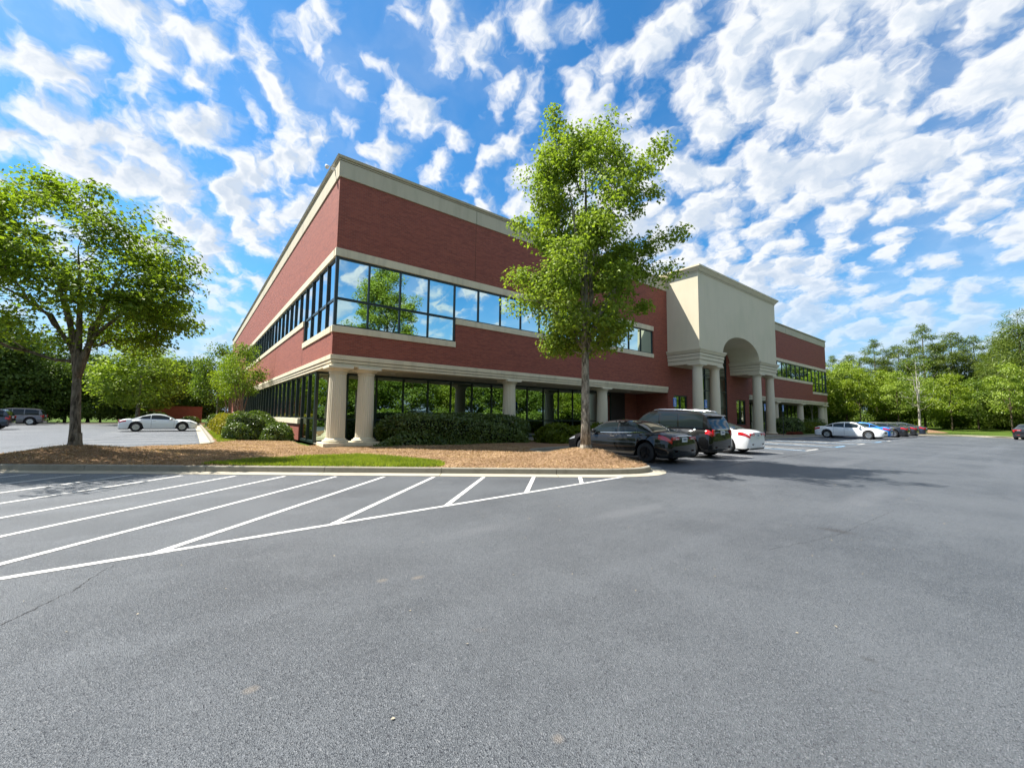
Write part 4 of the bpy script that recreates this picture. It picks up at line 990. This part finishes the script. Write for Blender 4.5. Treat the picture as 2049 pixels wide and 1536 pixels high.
ARM_C = [(-.8, 0, 10.7, -1.2, -.1, 11.75), (-1.2, 0, 7.2, -2.35, -.4, 7.6), (-1.3, -.2, 5.7, -2.5, -.5, 5.75), (-1.2, .3, 4.8, -2.4, .2, 5.0), (1.4, -.2, 6.7, 3.1, -.5, 7.2), (1.5, .1, 6.0, 2.95, .3, 6.35), (1.2, 0, 9.4, 2.4, -.2, 10.0), (1.4, -.2, 8.7, 2.4, -.4, 8.9), (1.2, .2, 5.3, 2.1, .3, 4.9), (-.6, -.3, 4.2, -1.1, -.4, 3.6), (.2, 0, 10.9, .55, .2, 11.3), (-1., .3, 9.0, -1.9, .2, 9.5), (.3, -1.2, 6.5, .2, -2.3, 6.6), (-.4, 1.2, 6., -.5, 2.3, 6.2), (-.3, 0, 4.1, -.95, -.2, 3.35), (.3, 0, 4.2, .8, .1, 3.6), (0, -1.2, 6.9, .3, -3.1, 7.4), (.9, -1., 7.8, 1.4, -2.8, 8.6), (-.9, -1., 5.6, -1.1, -2.7, 5.9), (.2, -1, 9., .3, -2.5, 9.8)]  # closing arms reach towards the camera, added to lengthen the tree's cast shadow
z0 = float(bed_h(*TREE_C)); me = grow(shift(TC, z0), .15, 240, 140, .112, LEAF3, (.27, .27, .19), 11, void=-.08, vf=.75, dep_k=1.1, arms=ARM_C, trunk_to=.86, forks=((2.9, -1.5, .3, 6.2, .075), (3.2, 1.6, -.4, 6.0, .085), (3.0, -.6, -.7, 8.6, .09), (3.3, .9, .6, 9.2, .09), (3.6, 2.6, .2, 6.9, .06), (3.1, -2.1, -.3, 5.0, .05)))
tree('maple_tree', me, 'bark_grey', 'maple_leaf', (*TREE_C, z0-.02), 'upright maple with pale trunk on the mulch mound beside the black sedan')
TL = [(9.3, -2.57, -.8), (8.9, -3.6, .0), (8.2, -4.4, 1.1), (7.5, -5.0, 2.0), (6.7, -5.3, 2.4), (6.14, -5.4, 2.7), (5.60, -5.4, 2.9), (4.9, -5.2, 2.9), (4.4, -4.9, 2.7), (4.1, -4.4, 2.4), (3.9, -3.5, 1.8)]
ARM_L = [(1.8, 0, 5.3, 3.6, -.3, 5.55), (1.8, -.3, 4.8, 3.5, -.5, 4.85), (1.3, .2, 6.3, 2.8, .3, 6.9), (.7, 0, 7.2, 1.6, -.2, 7.9), (-.8, 0, 8.3, -.1, .2, 9.0), (-1.8, 0, 8.6, -2.0, 0, 9.5), (1.7, .4, 4.4, 3.0, .6, 4.1), (1.9, 0, 5.8, 3.3, .4, 6.1)]
TL = [(1.5+(z-1.5)*.87, l*.87, r*.87) for z, l, r in TL]; ARM_L = [(a*.87, b*.87, 1.5+(c-1.5)*.87, d*.87, e*.87, 1.5+(f-1.5)*.87) for a, b, c, d, e, f in ARM_L] + [(-1., -1.5, 5., -1.5, -4.2, 5.6), (.5, -1.5, 5., 1.2, -4., 5.4), (-3., -1., 5., -4., -3.6, 5.4)]
z0 = float(bed_h(*TREE_L)); me = grow(shift(TL, z0), .125, 235, 125, .12, LEAF3, (.36, .36, .15), 5, void=-.11, vf=.5, arms=ARM_L, trunk_to=.62, flat=1., lean=(-.3, 0), forks=((1.8, -1.3, .3, 4.7, .085), (1.9, 1.0, -.2, 4.6, .08), (2.0, .4, .7, 5.8, .08), (2.0, -.7, -.8, 6., .08), (2.3, 2.2, .3, 4.7, .06), (2.3, -2.8, -.2, 4.8, .06)))
tree('maple_tree', me, 'bark_mid', 'maple_leaf_dark', (*TREE_L, z0-.02), 'broad spreading maple at the left edge of the frame above the striped paving')

# prototypes for the trees further off
XL, YD = np.array([1., 0, 0]), np.array([0, 1., 0])
def dome(z0_, z1_, r, low=.7): return [(z0_, -r*.3, r*.3), (z0_+(z1_-z0_)*.12, -r*low, r*low), (z0_+(z1_-z0_)*.35, -r, r), (z0_+(z1_-z0_)*.65, -r*.85, r*.85), (z0_+(z1_-z0_)*.87, -r*.5, r*.5), (z1_, -r*.12, r*.12)]
KW = dict(lat=XL, dep=YD, dep_k=1.)
P_lime = [grow(dome(1.8, 9., 3.2), .14, 90, 90, .26, LEAF4, (.55, .55, .34), 21+i, **KW) for i in range(2)]
P_oak = [grow(dome(2.2, 11., 3.9), .2, 110, 100, .30, LEAF4, (.65, .65, .42), 31+i, **KW) for i in range(2)]
P_wood = [grow(dome(.6, 12., 3.4, .95), .2, 120, 100, .34, LEAF4, (.7, .7, .45), 41+i, **KW) for i in range(2)]
def pine_tab(h, r): return [(h*.38, -r*.5, r*.5), (h*.48, -r*.9, r*.9), (h*.6, -r, r), (h*.78, -r*.8, r*.8), (h*.92, -r*.45, r*.45), (h, -.15, .15)]
PN = (np.array([(0, -.09, 0), (0, .09, 0), (1, .03, 0), (1, -.03, 0)]), [(0, 1, 2, 3)])
P_pine = [grow(pine_tab(15, 2.7), .17, 80, 110, .38, PN, (.48, .48, .28), 51+i, trunk_to=.97, flat=.2, **KW) for i in range(2)]
P_low = [grow([(.5, -1.5, 1.5), (3, -2.9, 2.9), (6, -2.6, 2.6), (9.5, -1.8, 1.8), (13.5, -.8, .8), (15, -.2, .2)], .2, 130, 110, .4, PN, (.7, .7, .28), 61, trunk_to=.97, flat=.3, **KW)]
P_thin = grow([(2.6, -.8, .8), (3.4, -2.2, 2.2), (4.6, -2.7, 2.7), (6., -2.3, 2.3), (7.4, -1.6, 1.6), (8.6, -.6, .6)], .10, 55, 80, .24, LEAF4, (.6, .6, .22), 75, forks=((2.2, 1.4, .4, 5., .06), (2.4, -1.3, .3, 5.4, .06), (2.3, .2, -1.3, 5.2, .05)), trunk_to=.75, **KW)
P_bare = grow(dome(2.6, 9., 2.1), .12, 70, 22, .16, LEAF4, (.4, .4, .3), 71, tipr=.012, trunk_to=.7, forks=((2.4, 1.2, 0, 6.4, .09), (2.8, -1.1, .3, 6.8, .08)), **KW)
P_myrtle = [grow([(2.7, -.5, .5), (3.3, -1.0, 1.0), (4.4, -1.35, 1.35), (5.6, -1.1, 1.1), (6.5, -.4, .4)], .05, 52, 80, .13, LEAF4, (.34, .34, .18), 81+i, trunk_to=.5, forks=((.5, .7, .2, 3.6, .05), (.4, -.6, .3, 3.8, .05), (.4, .2, -.6, 3.7, .045), (.6, -.3, -.4, 4.0, .045)), **KW) for i in range(2)]
ORD = ['first', 'second', 'third', 'fourth', 'fifth', 'sixth', 'seventh', 'eighth', 'ninth', 'tenth', 'eleventh', 'twelfth', 'thirteenth', 'fourteenth', 'fifteenth', 'sixteenth', 'seventeenth', 'eighteenth', 'nineteenth', 'twentieth']
rr = random.Random(3)
# beyond the far end of the lot
MIXED = [(P_lime[0], 'lime_leaf'), (P_oak[0], 'maple_leaf'), (P_thin, 'lime_leaf'), (P_lime[1], 'oak_leaf'), (P_thin, 'maple_leaf'), (P_oak[1], 'lime_leaf')]
for i, (x, y, sw, sh, kd) in enumerate([(72, 3.6, 1.1, 1.2, 0), (76, -.2, .8, .95, 1), (72.5, -2.6, .8, 1.0, 2), (77, -4.6, .75, .80, 5), (73, -6.6, .75, .92, 4), (78, -8.6, .7, .70, 1), (74, -11.6, .75, .85, 2), (79, -13.6, .75, .78, 3), (73.5, -16.6, .8, .95, 4), (80, 8, 1.1, 1.1, 1)]):
    mm_, lf_ = MIXED[kd]
    tree('broadleaf_tree', mm_, 'bark_brown', lf_, (x, y, .35), f'{ORD[i]} light green broadleaf tree beyond the lot, counting from the building', rz=rr.uniform(0, 6), sc_=(sw, sh), group='broadleaf trees beyond the lot')
for i, (x, y, h) in enumerate([(92, 5.2, 13.1), (93, 2.6, 13.6), (92, -1.0, 15.3), (93, -4.0, 14.6), (92, -7.3, 17.), (92, -10.5, 15.8), (93, -12.9, 14.4), (90, -15.2, 13.4)]):
    tree('pine_tree', P_pine[i % 2], 'bark_brown', 'pine_needle', (x, y, .5), f'{ORD[i]} tall thin-crowned pine beyond the lot, counting from the building', rz=rr.uniform(0, 6), sc_=(h/15, h/15), group='tall pines beyond the lot')
for i, (x, y, s) in enumerate([(86, -16.2, 1.0), (79, -17.6, 1.02), (84, -20, 1.)]):
    tree('spruce_tree', P_low[0], 'bark_dark', 'pine_needle', (x, y, .5), f'{ORD[i]} broad dark evergreen with branches to the ground, right of the pines', rz=rr.uniform(0, 6), sc_=s, group='broad evergreens beside the pines')
tree('sycamore_tree', P_bare, 'bark_white', 'oak_leaf', (63.4, -9.9, .5), 'nearly bare white-barked tree on the mulch corner behind the dark sedans')
tree('sycamore_tree', P_bare, 'bark_white', 'oak_leaf', (66, 1.5, .2), 'slim pale-barked tree among the broadleaf trees near the building end', rz=2., sc_=.85)
for i, (x, y, s) in enumerate([(70.5, 6., 1.0), (78, 1.5, .6), (80, -5, .6), (82, -11, .55), (84, -15, .5), (98, -2, 1.), (100, -9, 1.), (99, -16, 1.), (98, 6, 1.)]):
    tree('woodland_tree', P_wood[i % 2], 'bark_dark', 'wood_leaf' if i in (0, 5, 6, 7, 8) else 'oak_leaf', (x, y, .3), f'{ORD[i]} dark bushy tree filling the gaps under the pines beyond the lot', rz=rr.uniform(0, 6), sc_=(s, s*.8), group='bushy trees under the pines')
# dark wood at the end of the side lot
k = 0
for row, (y, hs_) in enumerate([(57.5, .78), (60, .92), (66, 1.05)]):
    for j in range(9):
        x = -48 + j*5.6 + row*2.3 + rr.uniform(-1, 1)
        if x > -1: continue
        s = hs_*(1.15 if x < -20 else .82)*rr.uniform(.9, 1.1)
        tree('woodland_tree', P_wood[k % 2], 'bark_dark', 'wood_leaf', (x, y+rr.uniform(-1, 1), -.05), f"{ORD[j]} dark tree from left in the {['front', 'middle', 'back'][row]} row of the far wood", rz=rr.uniform(0, 6), sc_=(s*1.05, s), group='dark trees behind the side lot'); k += 1
tree('street_tree', P_oak[0], 'bark_grey', 'maple_leaf', (-9.6, 47.5, 0.0), 'yellow-green tree with pale trunk behind the white coupe', rz=1., sc_=(1.15, .88))
tree('street_tree', P_lime[1], 'bark_grey', 'oak_leaf', (-2.2, 41., .1), 'rounded green tree between the brick enclosure and the side wall', rz=2.4, sc_=(.75, 1.05))
for i, (x, y, s, lb) in enumerate([(-1.75, 17.2, 1.0, 'multi-stemmed crape myrtle nearest the corner against the side wall'), (-1.8, 21.5, .98, 'multi-stemmed crape myrtle, second along the side wall'), (-1.8, 28.5, 1.0, 'multi-stemmed crape myrtle furthest along the side wall')]):
    tree('crape_myrtle', P_myrtle[i % 2], 'bark_tan', 'lime_leaf' if i else 'oak_leaf', (x, y, .12), lb, rz=1.3*i, sc_=s, group='crape myrtles along the side wall')
# trees across the road: they show in the window glass
k = 0
for row, (y, st, h) in enumerate([(-34, 7.5, .95), (-42, 8.5, 1.3)]):
    for j in range(19):
        x = -42 + j*st*1.05 + rr.uniform(-2, 2); p = (P_lime[k % 2], 'lime_leaf') if (k % 3 == 0 and row == 0) else (P_oak[k % 2], 'oak_leaf')
        s = h*rr.uniform(.85, 1.15)
        tree('roadside_tree', p[0], 'bark_brown', p[1], (x, y+rr.uniform(-2, 2), 0), 'leafy tree across the lot, seen mirrored in the window glass', rz=rr.uniform(0, 6), sc_=(s*1.1, s), group='trees mirrored in the window glass'); k += 1
for j in range(8):
    s = rr.uniform(.85, 1.1); tree('roadside_tree', P_oak[j % 2], 'bark_brown', 'oak_leaf', (-52+rr.uniform(-2, 2), -8+j*7.5, 0), 'leafy tree beyond the side lot, seen mirrored in the side glass', rz=rr.uniform(0, 6), sc_=s, group='trees mirrored in the side glass')

# shrubs
LOWB = []
def shrub(name, c, rad, n, leaf, leafm, label, cat='bush', group=None, lumps=5, power=2.4, seed=1, upright=False, rz=0., tmpl=LEAF4):
    global RNG; RNG = np.random.default_rng(seed)
    t = empty(name, c, rz, label, cat, group)
    d = unit(RNG.normal(size=(n, 3))); d[:, 2] = np.abs(d[:, 2])*1.0 - .12; d = unit(d)
    sup = (np.abs(d)**power).sum(1)**(-1/power); ph = RNG.uniform(0, 6, (lumps, 3)); fr = RNG.uniform(2, 5, (lumps, 3))
    lump = 1 + .10*sum(np.sin(d@fr[k]*1.6+ph[k, 0]) for k in range(lumps))/math.sqrt(lumps)
    r_ = sup*lump*(1-np.abs(RNG.normal(size=n))*.07); P_ = d*r_[:, None]*np.array(rad)
    P_[:, 2] = np.maximum(P_[:, 2], -.02) ; P_[:, 2] += .02
    nr = unit(d/np.array(rad)); ax = None if not upright else np.tile((0, 0, 1.), (n, 1))+d*.8
    me = leaves('foliage', P_, nr, leaf, tmpl, .75, ax, .5); addmesh('foliage', me, leafm, t)
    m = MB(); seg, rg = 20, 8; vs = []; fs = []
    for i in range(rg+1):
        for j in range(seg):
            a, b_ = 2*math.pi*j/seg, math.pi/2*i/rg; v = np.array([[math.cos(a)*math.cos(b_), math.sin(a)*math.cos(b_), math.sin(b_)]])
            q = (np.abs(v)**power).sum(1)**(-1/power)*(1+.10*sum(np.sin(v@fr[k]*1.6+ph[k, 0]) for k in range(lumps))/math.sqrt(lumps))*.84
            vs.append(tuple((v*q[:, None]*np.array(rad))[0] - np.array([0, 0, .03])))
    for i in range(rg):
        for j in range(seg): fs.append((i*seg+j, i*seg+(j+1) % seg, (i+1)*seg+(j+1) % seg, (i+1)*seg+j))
    m.add(vs, fs); m.obj('dark_core', 'shrub_core', t, smooth=True, recalc=False)  # solid dark core put inside the leaves; no branches are modelled
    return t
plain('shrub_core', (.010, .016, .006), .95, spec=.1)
hz = .13
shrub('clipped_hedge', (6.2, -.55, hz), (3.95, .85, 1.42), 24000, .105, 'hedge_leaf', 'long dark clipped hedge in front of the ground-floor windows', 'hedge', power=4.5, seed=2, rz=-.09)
shrub('round_bush', (-1.95, 7.5, hz), (1.25, 1.2, 1.35), 9000, .10, 'bush_leaf', 'large round glossy bush nearest the corner beside the side lawn', power=2.6, seed=3, group='bushes along the side wall')
shrub('round_bush', (-1.0, 6.0, hz), (.75, .85, .85), 3500, .10, 'bush_leaf', 'small lobe of glossy bush against the low brick sill wall', power=2.4, seed=33, group='bushes along the side wall')
shrub('round_bush', (-2.0, 10.2, hz), (1.1, 1.2, 1.28), 6000, .10, 'bush_leaf', 'second round glossy bush behind the nearest one', seed=4, group='bushes along the side wall')
for i, (y, lf) in enumerate([(13.4, 'gold_leaf'), (17.0, 'gold_leaf'), (21.0, 'gold_leaf'), (26, 'gold_leaf'), (32, 'bush_leaf')]):
    shrub('round_bush', (-2.15, y, hz), (1.15, 1.55, 1.28), 4200, .12, lf, ['nearest golden bush under the crape myrtles', 'second golden bush under the crape myrtles', 'third golden bush along the side kerb', 'fourth golden bush along the side kerb', 'last green bush along the side kerb'][i], seed=10+i, group='bushes along the side wall')
shrub('round_bush', (-8.6, 50.0, 0.), (1.8, 1.2, 1.55), 3500, .2, 'bush_leaf', 'broad green bush in front of the brick enclosure', seed=20)
shrub('round_bush', (-4.7, 49.5, 0.), (1.1, 1., 1.0), 1500, .16, 'hedge_leaf', 'small dark bush by the foot of the brick enclosure', seed=21)
for i, (x, y, rx, h) in enumerate([(11.3, -2.2, 1.1, .95), (13.2, -2.5, 1.2, .75), (15.2, -2.2, 1.1, .85)]):
    shrub('juniper', (x, y, hz), (rx, .9, h), 3500, .16, 'juniper_leaf', ['feathery yellow-green juniper at the end of the clipped hedge', 'low feathery juniper in front of the parked black sedan', 'feathery juniper behind the maple trunk'][i], 'juniper', 'junipers by the stalls', upright=True, seed=40+i, tmpl=LEAF4)
shrub('round_bush', (18.3, -1.5, hz), (1.2, .9, 1.15), 2500, .11, 'juniper_leaf', 'yellow-green bush at the foot of the second single column', seed=50)
shrub('clipped_hedge', (22.2, -1.6, hz), (2.6, .9, 1.35), 6000, .11, 'juniper_leaf', 'rounded hedge behind the black SUV in front of the dark recess', 'hedge', power=3, seed=51)
for i, (x, y, rx, ry, h, lf, lb) in enumerate([(42.4, -2.7, 1.0, .95, 1.55, 'hedge_leaf', 'tall clipped green shrub beside the right portico column'), (44.7, -2.8, 1.3, 1., 1.6, 'hedge_leaf', 'wide clipped green shrub, second from the portico'), (47.6, -3.0, 1.4, .9, 1.05, 'juniper_leaf', 'low yellow-green shrub behind the backed-in white sedan'), (50.6, -3.0, 1.4, .9, 1.05, 'juniper_leaf', 'second low yellow-green shrub along the right wing'), (54.5, -1.9, 3.6, .9, 1.5, 'hedge_leaf', 'long dark hedge along the right wing')]):
    shrub('clipped_shrub', (x, y, hz), (rx, ry, h), 3000, .12, lf, lb, 'shrub', 'shrubs along the right wing', power=3, seed=60+i)
for i, (x, y) in enumerate([(40.9, -3.9), (42., -4.1)]):
    shrub('flower_clump', (x, y, hz), (.6, .35, .22), 500, .09, 'red_leaf' if 'red_leaf' in MATS else (m_leaf('red_leaf', (.10, .02, .015), (.22, .05, .03), .3) or 'red_leaf'), ['low reddish planting at the foot of the right portico column', 'second low reddish planting beside the right portico column'][i], 'plant', 'reddish plantings', seed=70+i)

# fallen leaves and grit on the paving
plain('dry_leaf', (.34, .29, .21), .8)
RNG = np.random.default_rng(99)
p = np.stack([RNG.uniform(-6, 14, 160), RNG.uniform(-17.6, -11.5, 160), np.full(160, .006)], 1)
fl_ = addmesh('fallen_leaves', leaves('fallen_leaves', p, np.tile((0, 0, 1.), (160, 1)), .022, LEAF4, .25), 'dry_leaf', None, 'stuff')
tag(fl_, 'scattered dry leaves and chips on the asphalt', 'leaves')

# low shrubbery under the mirrored trees
first = shrub('roadside_shrub', (-38, -30.5, 0), (4.6, 1.6, 2.3), 2600, .34, 'oak_leaf', 'low shrub across the lot, seen mirrored in the ground-floor glass', 'shrub', 'shrubs mirrored in the glass', seed=90)
for j in range(1, 34):
    row = j // 17; q = j % 17
    t = first.copy(); COL.objects.link(t); t.location = (-38+q*9.2+rr.uniform(-1, 1)+row*4, -30.5-row*9+rr.uniform(-1, 1), 0); t.rotation_euler.z = rr.uniform(-.3, .3); t.scale = (1, 1, rr.uniform(.8, 1.3))
    for ch in first.children: c = ch.copy(); COL.objects.link(c); c.parent = t
for j in range(9):
    t = first.copy(); COL.objects.link(t); t.location = (-50, -10+j*7.5, 0); t.rotation_euler.z = 1.57; t.scale = (1, 1, rr.uniform(.8, 1.3))
    t['label'] = 'low shrub beyond the side lot, seen mirrored in the side glass'; t['group'] = 'shrubs mirrored in the side glass'
    for ch in first.children: c = ch.copy(); COL.objects.link(c); c.parent = t

for j in range(10):
    t = first.copy(); COL.objects.link(t); t.location = (87+rr.uniform(-1, 1), 8-j*2.9, .45); t.rotation_euler.z = 1.57+rr.uniform(-.3, .3); t.scale = (.55, 1, rr.uniform(1.0, 1.7))
    t['label'] = f'{ORD[j]} clump of undergrowth below the pines, counting from the building'; t['group'] = 'undergrowth below the pines'
    for ch in first.children: c = ch.copy(); COL.objects.link(c); c.parent = t
